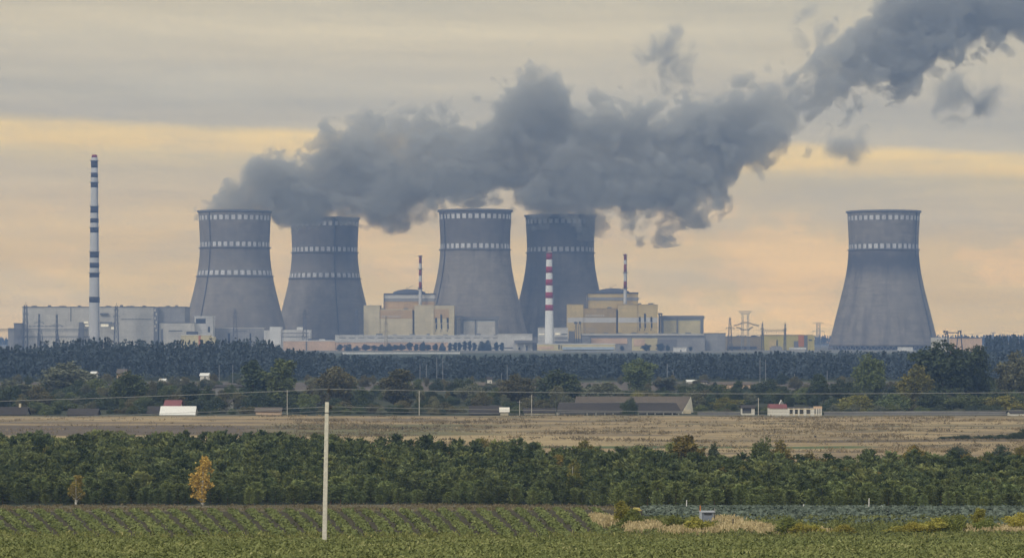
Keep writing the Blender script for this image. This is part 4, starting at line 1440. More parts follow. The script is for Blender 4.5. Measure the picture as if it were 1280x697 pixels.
# ---------------------------------------------------------------- young pine plantation
def pine_mesh(seed, nq):
    """5 m young pine; whorls of needle sprays, irregular"""
    r_ = np.random.default_rng(seed)
    C, U, V, T = [], [], [], []
    nb = nq // 7
    lean = r_.normal(0, 0.05, 2)
    for i in range(nb):
        tz = r_.random() ** 0.85
        z = 0.25 + 4.5 * tz
        prof = math.sqrt(max(0.02, 1 - ((tz - 0.32) / 0.70) ** 2)) * (0.78 + 0.28 * math.sin(tz * 8 + seed) * math.cos(3 * i))
        a_ = r_.uniform(0, 2 * PI)
        L_ = 1.55 * prof * r_.uniform(0.5, 1.15) + 0.12
        tint = r_.random()
        for k in range(7):
            f = r_.uniform(0.35, 1.05)
            up = 0.35 * f * L_
            c = np.array((math.cos(a_) * L_ * f, math.sin(a_) * L_ * f, z + up)) + r_.normal(0, 0.09, 3)
            c[:2] += lean * z
            dd = unit(np.array((math.cos(a_), math.sin(a_), 0.9)) + r_.normal(0, 0.5, 3))
            sd = unit(np.cross(dd, r_.normal(size=3)))
            C.append(c)
            q = r_.uniform(0.8, 1.25)
            U.append(dd * 0.23 * q * (7 * 90 / nq) ** 0.35)
            V.append(sd * 0.075 * q * (7 * 90 / nq) ** 0.5)
            T.append(min(1, max(0, 0.6 * tint + 0.4 * r_.random())))
    for k in range(5):
        C.append(np.array((lean[0] * 5, lean[1] * 5, 4.55 + k * 0.06)))
        dd = unit(np.array((r_.normal(0, .3), r_.normal(0, .3), 1.0)))
        U.append(dd * 0.12)
        V.append(unit(np.cross(dd, r_.normal(size=3))) * 0.06)
        T.append(0.9)
    return np.array(C), np.array(U), np.array(V), np.array(T)


def plant_edge(px):
    zf = np.interp(px, [-100, 0, 735, 790, 1280, 1400], [394, 393, 386, 338, 330, 330])
    zb = np.interp(px, [-100, 0, 330, 640, 830, 1000, 1280, 1400], [520, 518, 512, 488, 472, 452, 448, 448])
    return zf, zb


pine_v = []
tr = tube_mesh('trunk', [[((0, 0, -0.3), 0.075), ((0.03, 0, 2.5), 0.05), ((0, 0, 4.6), 0.02)]], 6)
tr.materials.append(M['bark_pine'])
for i in range(8):
    me = quads_to_mesh('crown', *pine_mesh(50 + i, 1600))
    me.materials.append(L['pine'])
    pine_v.append(me)
pine_lo = [pine_mesh(90 + i, 640) for i in range(6)]
r_ = np.random.default_rng(23)
spots = []
Zr = 326.0
while Zr < 525:
    sx = None
    x = X(-200, Zr)
    while x < X(1480, Zr):
        zf, zb = plant_edge(640 + x * K / Zr)
        sp = float(np.interp(Zr - zf, [0, 30, 110], [2.3, 2.8, 3.3]))
        xx, yy = x + r_.uniform(-.35, .35) * sp, Zr + r_.uniform(-.8, .8)
        px = 640 + xx * K / yy
        zf, zb = plant_edge(px)
        zf = zf + r_.uniform(-2.0, 1.5)
        if zf < yy < zb + r_.uniform(-12, 8):
            spots.append((yy - zf, xx, yy, px))
        x += sp
    Zr += 2.6 if Zr < 420 else 3.0
spots.sort()
Cs, Us, Vs, Ts = [], [], [], []
ng = 0
for k, (dep, x, y, px) in enumerate(spots):
    s = r_.uniform(0.68, 1.22) * np.interp(px, [0, 330, 640, 1000], [1.02, 1.0, 0.98, 0.92])
    s *= float(np.interp(dep, [0, 4, 14, 45, 95], [0.40, 0.50, 0.66, 0.86, 1.0]))
    wdt = r_.uniform(1.05, 1.55) * float(np.interp(dep, [0, 30], [1.2, 1.0]))
    if ng < 296 and (-30 < px < 1310):
        ng += 1
        b = (x, y, g(x, y))
        r = empty('young_pine', b, 'young dark green pine in the front rows of the dense plantation', 'pine tree', 'young pines in the plantation front rows', r_.uniform(0, 6.28))
        r.scale = (s * wdt, s * wdt, s)
        for nm, me_ in (('trunk', tr), ('crown', pine_v[r_.integers(0, 8)])):
            o = bpy.data.objects.new(nm, me_)
            COL.objects.link(o)
            o.parent = r
    else:
        C, U, V, T = pine_lo[r_.integers(0, 6)]
        a_ = r_.uniform(0, 6.28)
        Rm = np.array(((math.cos(a_), -math.sin(a_), 0), (math.sin(a_), math.cos(a_), 0), (0, 0, 1)))
        sc = np.array((s * wdt, s * wdt, s))
        off = r_.uniform(-0.55, 0.5)
        Cs.append((C * sc) @ Rm.T + np.array((x, y, g(x, y))))
        Us.append((U * s) @ Rm.T)
        Vs.append((V * s) @ Rm.T)
        Ts.append(np.clip(T * 0.55 + off + 0.22, 0, 1))
L['pine_mass'] = leaf_mat('pine_mass_needles', *PC, 0.0, 0.75, 0.16)
o = link_mesh('pine_plantation', quads_to_mesh('pine_plantation', np.concatenate(Cs), np.concatenate(Us), np.concatenate(Vs), np.concatenate(Ts)), L['pine_mass'])
tag(o, 'dense mass of young pines behind the front rows of the plantation', 'pine plantation', kind='stuff')
print('pines', ng, len(spots))

# autumn trees that stand out of the plantation
for px, Z, yt, wd, kd, lf, bk, lb in (
    (253, 389, 569, 36, 'birch', 'gold', 'bark_birch', 'golden birch at the plantation edge, brightest of all'),
    (95, 389, 593, 26, 'birch', 'amber', 'bark_birch', 'smaller golden birch at the left end of the plantation edge'),
    (716, 400, 573, 24, 'birch', 'yellowgreen', 'bark_birch', 'slim yellowish birch left of the dark edge shrub'),
    (745, 383, 608, 26, 'bush', 'dark', None, 'dark round shrub at the corner of the plantation'),
    (732, 470, 551, 30, 'round', 'yellowgreen', None, 'yellow-green tree poking from the middle of the plantation'),
    (668, 485, 553, 26, 'round', 'brown', None, 'brownish tree at the back of the plantation, left of the middle'),
    (605, 488, 549, 28, 'round', 'goldgreen', None, 'olive-gold tree at the back edge left of the middle'),
    (632, 488, 560, 18, 'round', 'goldgreen', None, 'small olive-gold tree at the back edge'),
    (862, 452, 545, 36, 'tall', 'goldgreen', 'bark_birch', 'tall pale birch above the plantation right of the middle'),
    (846, 455, 558, 24, 'round', 'goldgreen', None, 'low tan tree touching the tall pale birch'),
    (818, 458, 562, 20, 'round', 'gold', None, 'small orange tree at the back of the plantation'),
    (893, 455, 553, 26, 'round', 'dark', None, 'dark round tree right of the tall pale birch'),
    (954, 450, 546, 40, 'round', 'green', None, 'green tree rising highest from the right half of the plantation'),
    (978, 452, 551, 30, 'round', 'goldgreen', None, 'golden olive tree beside the highest green tree'),
    (1015, 448, 565, 34, 'bush', 'goldgreen', None, 'rusty low tree on the back edge of the plantation'),
    (1082, 446, 560, 32, 'round', 'green', None, 'green tree on the back edge beneath the pale stubble strip'),
    (1117, 444, 566, 28, 'round', 'goldgreen', None, 'yellowing tree on the back edge, right of the green one'),
    (1144, 446, 559, 26, 'tall', 'goldgreen', None, 'slim olive tree on the right part of the back edge'),
    (1210, 446, 568, 30, 'round', 'goldgreen', None, 'olive tree before the dark blue-green shrubs'),
    (1243, 352, 596, 22, 'birch', 'yellowgreen', 'bark_birch', 'slim pale birch inside the right end of the plantation'),
    (1252, 520, 555, 36, 'bush', 'dark', None, 'big dark blue-green shrub right behind the plantation'),
    (1200, 525, 557, 40, 'bush', 'dark', None, 'wide dark shrub behind the plantation, left of the big one'),
    (1277, 500, 558, 24, 'round', 'goldgreen', None, 'tan tree at the right edge behind the plantation'),
):
    if lf in ('goldgreen', 'yellowgreen') and Z > 430:
        yt, wd = yt - 2, wd * 1.3
    tree('autumn_tree' if lf in ('gold', 'goldgreen', 'yellowgreen', 'brown') else 'broadleaf_tree', px, Z, yt, wd, kd, lf, lb, None, 'shrub' if 'shrub' in lb else 'tree', bk)
for i in range(22):
    px = (700, 742, 838, 877, 905, 930, 962, 998, 1030, 1060, 1098, 1130, 1165, 1190, 1225, 1260, 560, 480, 372, 300, 188, 60)[i]
    zf, zb = plant_edge(px)
    Z = float(zf + (zb - zf) * r_.uniform(0.45, 0.95))
    h = r_.uniform(3.8, 5.2)
    yt = 420 - ((g(X(px, Z), Z) + h) - EYE) * K / Z
    tree('young_birch', px, Z, yt, h * r_.uniform(.55, .75) * K / Z, ('birch', 'tall', 'round')[i % 3], ('goldgreen', 'yellowgreen')[i % 2],
         'yellowing young broadleaf tree scattered among the dark pines', 'yellowing young trees among the pines', 'tree', 'bark_birch')
# dark shrub row in the stubble
for k, (px, yt, wd) in enumerate(((1178, 545, 16), (1192, 544, 20), (1207, 543, 22), (1222, 544, 20), (1238, 543, 22), (1253, 542, 20), (1268, 540, 22), (1279, 535, 18))):
    tree('field_shrub', px, 628 + 2 * (k % 2), yt, wd, 'bush', 'dark', 'low dark shrub in the hedge line across the stubble', 'dark shrubs in the stubble hedge line', 'shrub')

# ================================================================ VILLAGE
def house(x0, x1, yr, ye, Z, wallm, roofm, label, depth=8.0, gable='side', name='house', windows=(), ybase=None, chim=None, hip=0.0):
    """gable 'side': ridge runs left-right, we look at the roof slope; 'front': the gable faces us"""
    r = root(name, base((x0 + x1) / 2, Z), label, 'house' if name == 'house' else name.replace('_', ' '))
    xa, xb = X(x0, Z), X(x1, Z)
    zb = min(g(xa, Z), g(xb, Z)) - 0.3
    zr, ze = ZH(yr, Z), ZH(ye, Z)
    ze = max(ze, zb + 0.6)
    ov = 0.35
    if gable == 'side':
        MB().box(xa + ov, xb - ov, Z + ov, Z + depth - ov, zb, ze).build('wall', M[wallm], r)
        th = 0.16
        hp = hip * (xb - xa)
        mb = MB()
        vs = [(xa, Z, ze - 0.05), (xb, Z, ze - 0.05), (xb - hp, Z + depth / 2, zr), (xa + hp, Z + depth / 2, zr), (xa, Z + depth, ze - 0.05), (xb, Z + depth, ze - 0.05)]
        vs2 = [(p[0], p[1], p[2] - th) for p in vs]
        mb.add(vs + vs2, [(0, 1, 2, 3), (3, 2, 5, 4), (7, 6, 9, 8), (8, 9, 10, 11), (0, 6, 7, 1), (4, 5, 11, 10), (0, 3, 9, 6), (3, 4, 10, 9), (1, 7, 8, 2), (2, 8, 11, 5)])
        mb.build('roof', M[roofm], r)
        if hip == 0:
            for xx in (xa + ov + 0.05, xb - ov - 0.25):
                MB().prism([(Z + ov, ze), (Z + depth - ov, ze), (Z + depth / 2, zr - th - 0.06)], 'x', xx, xx + 0.2).build('gable_wall', M[wallm], r)
    else:
        MB().box(xa + ov, xb - ov, Z + ov, Z + depth - ov, zb, ze).build('wall', M[wallm], r)
        xm = (xa + xb) / 2
        th = 0.16
        vs = []
        for yy in (Z, Z + depth):
            vs += [(xa, yy, ze - 0.05), (xm, yy, zr), (xb, yy, ze - 0.05), (xa, yy, ze - 0.05 - th), (xm, yy, zr - th), (xb, yy, ze - 0.05 - th)]
        MB().add(vs, [(0, 1, 7, 6), (1, 2, 8, 7), (3, 9, 10, 4), (4, 10, 11, 5), (0, 3, 4, 1), (1, 4, 5, 2), (6, 7, 10, 9), (7, 8, 11, 10), (0, 6, 9, 3), (2, 5, 11, 8)]).build('roof', M[roofm], r)
        MB().prism([(xa + ov, ze), (xb - ov, ze), (xm, zr - th - 0.06)], 'y', Z + ov + 0.05, Z + ov + 0.25).build('gable_wall', M[wallm], r)
    for (wx0, wx1, wy0, wy1) in windows:
        MB().px(wx0, wx1, wy0, wy1, Z + ov - 0.1, 0.2).build('window', M['dark'], next(c_ for c_ in bpy.data.objects if c_.parent == r and c_.name.startswith('wall')))
    if chim is not None:
        xx = X(chim, Z)
        MB().box(xx - 0.3, xx + 0.3, Z + depth / 2 - 0.3, Z + depth / 2 + 0.3, zr - 0.6, zr + 0.9).build('chimney_stack', M['plaster'], next(c_ for c_ in bpy.data.objects if c_.parent == r and c_.name.startswith('roof')))
    return r


# the two long barns
Zb = 812
r = root('barn', base(775, Zb + 8), 'front long open-sided barn with low grey roof and pale posts', 'barn')
xa, xb = X(696, Zb), X(848, Zb)
zg = g(0, Zb)
zr_, ze_ = ZH(503, Zb + 6), ZH(514.6, Zb)
vs = [(xa, Zb, ze_), (xb + 1.0, Zb, ze_), (xb - 0.3, Zb + 6, zr_), (X(699, Zb), Zb + 6, zr_), (xa, Zb + 12, ze_), (xb + 1.0, Zb + 12, ze_)]
vs2 = [(p[0], p[1], p[2] - 0.25) for p in vs]
MB().add(vs + vs2, [(0, 1, 2, 3), (3, 2, 5, 4), (7, 6, 9, 8), (8, 9, 10, 11), (0, 6, 7, 1), (4, 5, 11, 10), (0, 3, 9, 6), (3, 4, 10, 9), (1, 7, 8, 2), (2, 8, 11, 5)]).build('roof', M['slate'], r)
MB().box(X(699, Zb) - 0.1, xb - 0.4, Zb + 5.85, Zb + 6.15, zr_ - 0.05, zr_ + 0.1).build('ridge_cap', M['conc_dark'], r)
MB().box(xa + 0.4, xb - 0.4, Zb + 5, Zb + 5.3, zg - 0.3, ze_ + 0.6).build('back_wall', M['wood_dark'], r)
MB().box(xa + 0.5, xa + 0.8, Zb + 0.6, Zb + 11.4, zg - 0.3, ze_ - 0.3).build('end_wall', M['plaster_white'], r)
MB().prism([(Zb + 0.4, ze_ - 0.25), (Zb + 11.6, ze_ - 0.25), (Zb + 6, zr_ - 0.4)], 'x', xb - 0.9, xb - 0.6).build('gable_boards', M['wood_dark'], r)
for px in (696.7, 734, 745, 756, 766.5, 798, 809, 819, 829.5, 840.5, 848.5):
    x = X(px, Zb)
    MB().box(x - 0.16, x + 0.16, Zb + 0.35, Zb + 0.67, zg - 0.3, ze_ - 0.18).build('post', M['plaster_white'], r)
MB().box(X(840, Zb), X(848, Zb), Zb + 0.8, Zb + 0.95, zg + 0.7, zg + 1.0).build('rail', M['plaster_white'], r)
MB().box(xa - 0.1, xb + 1.05, Zb - 0.12, Zb - 0.02, ze_ - 0.3, ze_ - 0.02).build('eaves_board', M['wood_grey'], r)
Zc = 828
r = root('barn', base(795, Zc + 6), 'rear long barn with steep brown roof and a pale plastered gable end', 'barn')
xa, xb = X(716, Zc), X(864, Zc)
xg = X(870, Zc)
ze2, zr2 = ZH(513, Zc), ZH(495, Zc + 7)
MB().box(xa + 0.4, xb, Zc + 0.5, Zc + 13.5, g(xb, Zc) - 0.3, ze2).build('wall', M['plaster'], r)
vs = [(xa, Zc, ze2), (X(853, Zc), Zc - 0.3, ze2), (X(863.5, Zc + 7), Zc + 7, zr2), (X(721, Zc), Zc + 7, zr2), (xa, Zc + 14, ze2), (xg, Zc + 14, ze2)]
vs2 = [(p[0], p[1], p[2] - 0.25) for p in vs]
MB().add(vs + vs2, [(0, 1, 2, 3), (3, 2, 5, 4), (7, 6, 9, 8), (8, 9, 10, 11), (0, 6, 7, 1), (4, 5, 11, 10), (0, 3, 9, 6), (3, 4, 10, 9), (1, 7, 8, 2), (2, 8, 11, 5)]).build('roof', M['slate_brown'], r)
# gable end, turned slightly towards the viewer
ga, gb_, gp = Vector((X(853.5, Zc), Zc - 0.2, 0)), Vector((X(870.5, Zc), Zc + 13.5, 0)), Vector((X(863.8, Zc + 7), Zc + 6.9, zr2 - 0.2))
zz0 = g(xb, Zc) - 0.3
gv = [(ga.x, ga.y, zz0), (gb_.x, gb_.y, zz0), (gb_.x, gb_.y, ze2 - 0.9), (gp.x, gp.y, gp.z), (ga.x, ga.y, ze2 - 0.3)]
nrm = (gb_ - ga).cross(Vector((0, 0, 1))).normalized() * 0.3
gv2 = [(p[0] - nrm.x, p[1] - nrm.y, p[2]) for p in gv]
MB().add(gv + gv2, [(0, 1, 2, 3, 4), (9, 8, 7, 6, 5), (0, 5, 6, 1), (1, 6, 7, 2), (2, 7, 8, 3), (3, 8, 9, 4), (4, 9, 5, 0)]).build('gable_wall', M['gable'], r)
dm = ga.lerp(gb_, 0.52) + nrm * 0.3
e1 = (gb_ - ga).normalized()
for nm, w_, z1, z2 in (('door', 0.9, zz0, zz0 + 2.7), ('window', 0.45, zz0 + 2.9, zz0 + 3.6)):
    p0, p1 = dm - e1 * w_, dm + e1 * w_
    q0, q1 = p0 - nrm * 0.6, p1 - nrm * 0.6
    MB().add([(p0.x, p0.y, z1), (p1.x, p1.y, z1), (p1.x, p1.y, z2), (p0.x, p0.y, z2), (q0.x, q0.y, z1), (q1.x, q1.y, z1), (q1.x, q1.y, z2), (q0.x, q0.y, z2)],
             [(0, 1, 2, 3), (7, 6, 5, 4), (0, 4, 5, 1), (1, 5, 6, 2), (2, 6, 7, 3), (3, 7, 4, 0)]).build(nm, M['wood_dark'], r)

house(199, 244, 507.6, 517.6, 808, 'plaster_white', 'roof_white', 'low shed with a bright white sheet roof at the field edge', 7, name='shed')
house(204, 226, 500, 507.5, 822, 'plaster', 'roof_red', 'house with a dull red roof just behind the white-roofed shed', 8)
house(183, 200, 507.5, 515.5, 820, 'wood_grey', 'slate', 'small grey hut at the left side of the white-roofed shed', 6, name='hut')
house(-18, 33, 508.5, 518, 812, 'wood_grey', 'slate', 'grey-roofed shed cut by the left edge of the view', 8, name='shed', chim=22)
house(83, 122, 510.5, 518, 808, 'wood_dark', 'slate', 'low shed with a dark grey roof among bushes on the left', 7, name='shed')
house(318, 352, 509, 513.5, 815, 'pink', 'slate_brown', 'low pinkish hut below the pair of tall trees', 6, name='hut')
house(586, 628, 507, 517, 812, 'wood_grey', 'slate', 'low brown shed left of the barns', 7, name='shed')
house(624, 637, 509, 514, 810, 'plaster', 'plaster_white', 'little pale lean-to at the right end of the low brown shed', 5, name='lean_to')
house(654, 695, 510, 515, 816, 'plaster', 'slate', 'low pale shed touching the left end of the barns', 5, name='shed')
house(926, 945, 506, 509, 815, 'plaster_white', 'slate', 'little hut with one white end wall left of the ruined white house', 5, name='hut', windows=((928, 939, 510, 516),))
house(1262, 1300, 512.5, 515.5, 806, 'plaster_white', 'slate', 'white shed cut by the right edge at the field', 6, name='shed')
# ruined white house with part of a red roof
Zr = 806
r = root('ruined_house', base(995, Zr + 4), 'roofless white house with window gaps and a remnant of red roof', 'house')
MB().px(962.5, 987, 510, None, Zr, 8).build('wall', M['plaster_white'], r)
zb_ = g(X(1000, Zr), Zr) - 0.3
for a_, b_ in ((991, 993.6), (997.5, 999.5), (1004.5, 1008), (1013, 1018), (1020, 1021.4), (1023.2, 1024.2), (1025.8, 1027.2)):
    MB().px(a_, b_, 510, None, Zr, 0.6).build('pier', M['plaster_white'], r)
MB().px(987, 1018, 510.2, 511.6, Zr - 0.03, 0.66).build('lintel', M['plaster'], r)
MB().px(1017, 1027.6, 507.5, 510.8, Zr + 0.05, 0.6).build('broken_parapet', M['pink'], r)
MB().px(987, 1027, 511, None, Zr + 6, 0.5).build('back_wall', M['conc_grey'], r)
MB().px(987, 1027, 516.8, None, Zr + 0.1, 0.4).build('sill_wall', M['plaster'], r)
mb = MB()
xa, xb = X(962, Zr), X(984, Zr)
mb.prism([(Zr - 0.3, ZH(510, Zr)), (Zr + 8, ZH(510, Zr)), (Zr + 5.5, ZH(505.2, Zr)), (Zr + 1.5, ZH(505.2, Zr))], 'x', xa, xb)
mb.build('roof', M['roof_red'], r)
MB().prism([(Zr + 0.8, ZH(509.9, Zr)), (Zr + 6, ZH(509.9, Zr)), (Zr + 4, ZH(508.3, Zr))], 'x', xb, X(1018, Zr)).build('fallen_roof', M['slate'], r)
house(974.5, 979.5, 499.5, 505, 840, 'white_plain', 'white_plain', 'tiny white pointed turret behind the ruined house', 3, 'front', name='turret')

# far houses on the edge of the blue forest
for (x0, x1, yr, ye, yb, wm, rm, lb) in (
        (249, 261, 466, 469, 473, 'plaster_white', 'roof_white', 'bright white far house with a pale roof above the dark garden belt'),
        (122, 135, 474, 476, 480, 'white_plain', 'roof_white', 'long white far shed left of the rounded green tree'),
        (198, 207, 473, 475.5, 479, 'white_plain', 'roof_white', 'small white far house, left of a neighbouring pair'),
        (216, 227, 474, 475.5, 477.5, 'white_plain', 'roof_white', 'flat white far shed, right of a neighbouring pair'),
        (112, 120, 464, 466, 469, 'plaster_white', 'roof_white', 'little white far hut near the broad pale tree'),
        (608, 616, 471, 473.5, 481, 'plaster_white', 'slate', 'tall narrow white far house above the brown shed'),
        (858, 872, 474.5, 476.5, 480, 'plaster_white', 'roof_white', 'long white far cottage beyond the barn gable'),
        (876, 885, 475, 477, 480.5, 'plaster_white', 'slate', 'short white far cottage right of the long white one'),
        (893, 940, 477, 480, 485, 'pink', 'slate_brown', 'wide pinkish far barn above the olive bush'),
        (268, 330, 480.5, 483, 492, 'wood_grey', 'slate', 'wide grey far barn left of the pair of tall trees'),
        (560, 606, 477.5, 481, 490, 'wood_grey', 'slate_brown', 'wide brown far barn left of the tall narrow white house'),
        (262, 290, 499, 502, 507, 'plaster_white', 'slate', 'grey house with a pale gable behind the dark tree'),
        (145, 158, 461, 466, 472, 'pink', 'slate_brown', 'pinkish far house half behind the rounded green tree')):
    Zf = (EYE - 20.6) and 20.7 * K / (yb - 420)
    Zf = min(1240, max(850, Zf))
    house(x0, x1, yr, ye, Zf, wm, rm, lb, 8, name='house', windows=((x0 + (x1 - x0) * .55, x0 + (x1 - x0) * .66, (ye + yb) / 2 - .7, (ye + yb) / 2 + .7),))

for px, yt, wd in ((255, 472, 26), (264, 474, 18), (128, 478, 22), (203, 477.5, 18), (221, 476.5, 20), (116, 468, 16), (612, 478, 22), (865, 479, 24), (881, 479.5, 18), (152, 470, 24)):
    tree('garden_tree', px, 1130, yt, wd, 'bush', 'greygreen', 'low bushy growth hiding the foot of a far white house', 'bushes before the far white houses')

# posts
def util_pole(px, Z, ytop, label, group=None, mat='pole', r0=0.16, arm=True):
    b = base(px, Z)
    zt = ZH(ytop, Z)
    r = root('utility_pole', b, label, 'utility pole', group)
    MB().bar((b[0], b[1], b[2] - 0.4), (b[0], b[1], zt), r0, r0 * 0.75, 8).build('shaft', M[mat], r)
    if arm:
        MB().bar((b[0] - 0.7, b[1], zt - 0.5), (b[0] + 0.7, b[1], zt - 0.5), 0.06).build('crossarm', M['steel_pale'], r)
    return r


for px, Z, yt, lb in ((359, 812, 487, 'pale village pole right of the pair of tall trees'), (524, 812, 488, 'thin village pole right of the cone-shaped tree'), (649.5, 808, 500, 'shorter pale pole left of the barns'),
                      (664.5, 806, 493, 'taller pale pole left of the barns'), (948, 812, 497, 'pole between the little hut and the ruined house')):
    util_pole(px, Z, yt, lb, None, 'conc_light', 0.11)
for px, Z, yt in ((525, 1190, 455), (533, 1190, 455), (546, 1220, 446), (553.5, 1220, 447), (586, 1230, 470), (627, 1200, 466), (634, 1230, 456), (834, 1210, 454), (841.5, 1210, 464), (950, 1225, 447), (957, 1225, 449),
                  (978, 1215, 466), (993, 1215, 467), (274, 1200, 456), (291, 1200, 455), (1034, 1240, 463), (155, 1230, 458)):
    util_pole(px, Z, yt, 'slim pale pole standing against the blue forest', 'slim poles against the blue forest', 'steel_pale', r0=0.13, arm=False)
# long concrete feed walls at the field edge
simple('low_wall', 'low concrete wall along the field edge under the hedge', 'wall',
       [('wall', 1030, 1258, 515, None, 0, 0.4, 'conc_dark'), ('coping', 1029.6, 1258.4, 514.2, 515, -0.1, 0.6, 'conc_grey')], 1150, 812)
simple('low_wall', 'low grey wall along the field edge right of the barns', 'wall',
       [('wall', 872, 925, 515.6, None, 0, 0.4, 'conc_dark'), ('coping', 871.6, 925.4, 515, 515.6, -0.1, 0.6, 'conc_grey')], 900, 812)
simple('marker_stone', 'small dark marker post standing in the stubble', 'post',
       [('shaft', 1018.2, 1019.8, 544.5, None, 0, 0.3, 'wood_dark'), ('cap', 1018, 1020, 544, 544.5, -0.05, 0.4, 'wood_dark')], 1019, 640)

# ================================================================ NEAR FIELD
L['weed'] = leaf_mat('weed_leaves', (0.120, 0.140, 0.045), (0.230, 0.240, 0.082), (0.36, 0.34, 0.15), 0)
L['crop'] = leaf_mat('crop_leaves', (0.115, 0.140, 0.045), (0.195, 0.215, 0.070), (0.26, 0.27, 0.10), 0)
L['cabbage'] = leaf_mat('cabbage_leaves', (0.080, 0.105, 0.075), (0.165, 0.195, 0.15), (0.24, 0.27, 0.215), 0)
L['straw'] = leaf_mat('dry_grass_blades', (0.32, 0.25, 0.12), (0.58, 0.47, 0.26), (0.68, 0.58, 0.35), 0)
L['dull_straw'] = leaf_mat('dull_grass_blades', (0.10, 0.085, 0.045), (0.20, 0.16, 0.085), (0.28, 0.23, 0.13), 0)
L['tuft'] = leaf_mat('tuft_blades', (0.10, 0.085, 0.052), (0.28, 0.215, 0.12), (0.36, 0.28, 0.16), 0)
L['meadow'] = leaf_mat('meadow_blades', (0.080, 0.098, 0.028), (0.21, 0.215, 0.068), (0.36, 0.32, 0.13), 0)


def plants(name, pos, h, nleaf, size, mat, label, cat, seed, upright=0.5, spreadr=0.2, aspect=0.45, tintf=None):
    r_ = np.random.default_rng(seed)
    n = len(pos)
    idx = np.repeat(np.arange(n), nleaf)
    k = len(idx)
    ps = r_.uniform(0.6, 1.3, n)[idx][:, None]
    base_ = pos[idx]
    off = np.stack([r_.normal(0, spreadr, k), r_.normal(0, spreadr, k), r_.uniform(0.05, 1.0, k) * h], -1) * ps
    C = base_ + off
    dd = unit(np.stack([r_.normal(0, 1, k), r_.normal(0, 1, k), np.full(k, upright * 2.2)], -1))
    sd = unit(np.cross(dd, r_.normal(size=(k, 3))))
    s = size * r_.uniform(0.6, 1.3, (k, 1)) * ps
    pt = r_.random(n) if tintf is None else tintf
    T = np.clip(pt[idx] * 0.65 + r_.random(k) * 0.35, 0, 1)
    o = link_mesh(name, quads_to_mesh(name, C, dd * s, sd * s * aspect, T), L[mat])
    return tag(o, label, cat, kind='stuff')


def scatter(n, z0, z1, p0, p1, seed, keep=None):
    r_ = np.random.default_rng(seed)
    y = r_.uniform(z0, z1, n)
    px = r_.uniform(p0, p1, n)
    x = (px - 640) * y / K
    if keep is not None:
        m_ = keep(px, y, x, r_)
        x, y = x[m_], y[m_]
    return np.stack([x, y, gz(x, y)], -1)


# front weeds: patchy, with bare soil lanes between
def kw(px, y, x, r_):
    f = fbm(x / 3.0, y / 2.2, 5)
    lanes = np.sin((x * 0.9 + y * 0.42) * 2 * PI / 2.4)
    return r_.random(len(x)) < np.clip(0.25 + 1.2 * (f - 0.32) + 0.22 * lanes, 0.05, 1)


P_ = scatter(43000, 112, 178, -240, 1520, 1, kw)
plants('weeds', P_, 0.27, 12, 0.062, 'weed', 'tangled green weeds and potato tops covering the nearest field', 'weeds', 2, 0.35, 0.14,
       tintf=np.clip(fbm(P_[:, 0] / 2.5, P_[:, 1] / 3.0, 77) * 2.4 - 0.75 + np.random.default_rng(3).normal(0, .18, len(P_)), 0, 1))
def ky(px, y, x, r_):
    return r_.random(len(x)) < np.clip((fbm(x / 5, y / 3, 9) - 0.45) * 4, 0.02, 1) * np.where(px < 860, 1, 0.3)
P_ = scatter(6500, 166, 182, -240, 1520, 4, ky)
plants('tall_weeds', P_, 0.50, 11, 0.075, 'meadow', 'taller yellowish weeds on the crest before the crop rows', 'weeds', 5, 0.9, 0.10, 0.3,
       tintf=np.clip(0.55 + 0.5 * np.random.default_rng(6).random(len(P_)), 0, 1))

# crop rows, left and middle: ridges of leaves with soil between
rows = []
r_ = np.random.default_rng(31)
for i in range(-14, 46):
    xf = -120 + i * 24.0
    xn = xf + 37
    A = (X(xf, 291), 291.0)
    B = (X(xn, 222), 222.0)
    n = 420
    f = r_.random(n)
    x = A[0] + (B[0] - A[0]) * f + r_.normal(0, 0.15, n)
    y = A[1] + (B[1] - A[1]) * f + r_.normal(0, 0.2, n)
    px = 640 + x * K / y
    lim = 745 + (291 - y) * 0.5
    m_ = (px < lim) & (px > -260) & (fbm(x / 3, y / 6, 51) > 0.22)
    rows.append(np.stack([x[m_], y[m_], gz(x[m_], y[m_])], -1))
P_ = np.concatenate(rows)
plants('crop_rows', P_, 0.26, 10, 0.085, 'crop', 'slanting green crop rows with dark soil between', 'crop', 32, 0.25, 0.13, 0.6,
       tintf=np.clip(fbm(P_[:, 0] / 4, P_[:, 1] / 8, 91) * 1.6 - 0.3 + np.random.default_rng(8).normal(0, .15, len(P_)), 0, 1))
# weeds on the headland
P_ = scatter(11000, 286, 384, -240, 790, 41, lambda px, y, x, r_: r_.random(len(x)) < np.clip((fbm(x / 6, y / 5, 61) - 0.42) * 3, 0.03, 0.8))
plants('headland_grass', P_, 0.22, 6, 0.10, 'dull_straw', 'thin dry grass on the headland along the pines', 'grass', 42, 0.8, 0.15, 0.3)

P_ = scatter(26000, 560, 796, -40, 1320, 81, lambda px, y, x, r_: r_.random(len(x)) < np.clip((fbm(x / 16, y / 10, 83) - 0.47) * 4, 0.02, 0.9) * np.where(px < 330, 0.35, 1))
plants('field_tufts', P_, 0.34, 7, 0.22, 'tuft', 'scattered dry tufts and weeds on the wide tan field', 'dry grass', 82, 0.5, 0.5, 0.3,
       tintf=np.clip(fbm(P_[:, 0] / 14, P_[:, 1] / 12, 85) * 2.2 - 0.55, 0, 1))

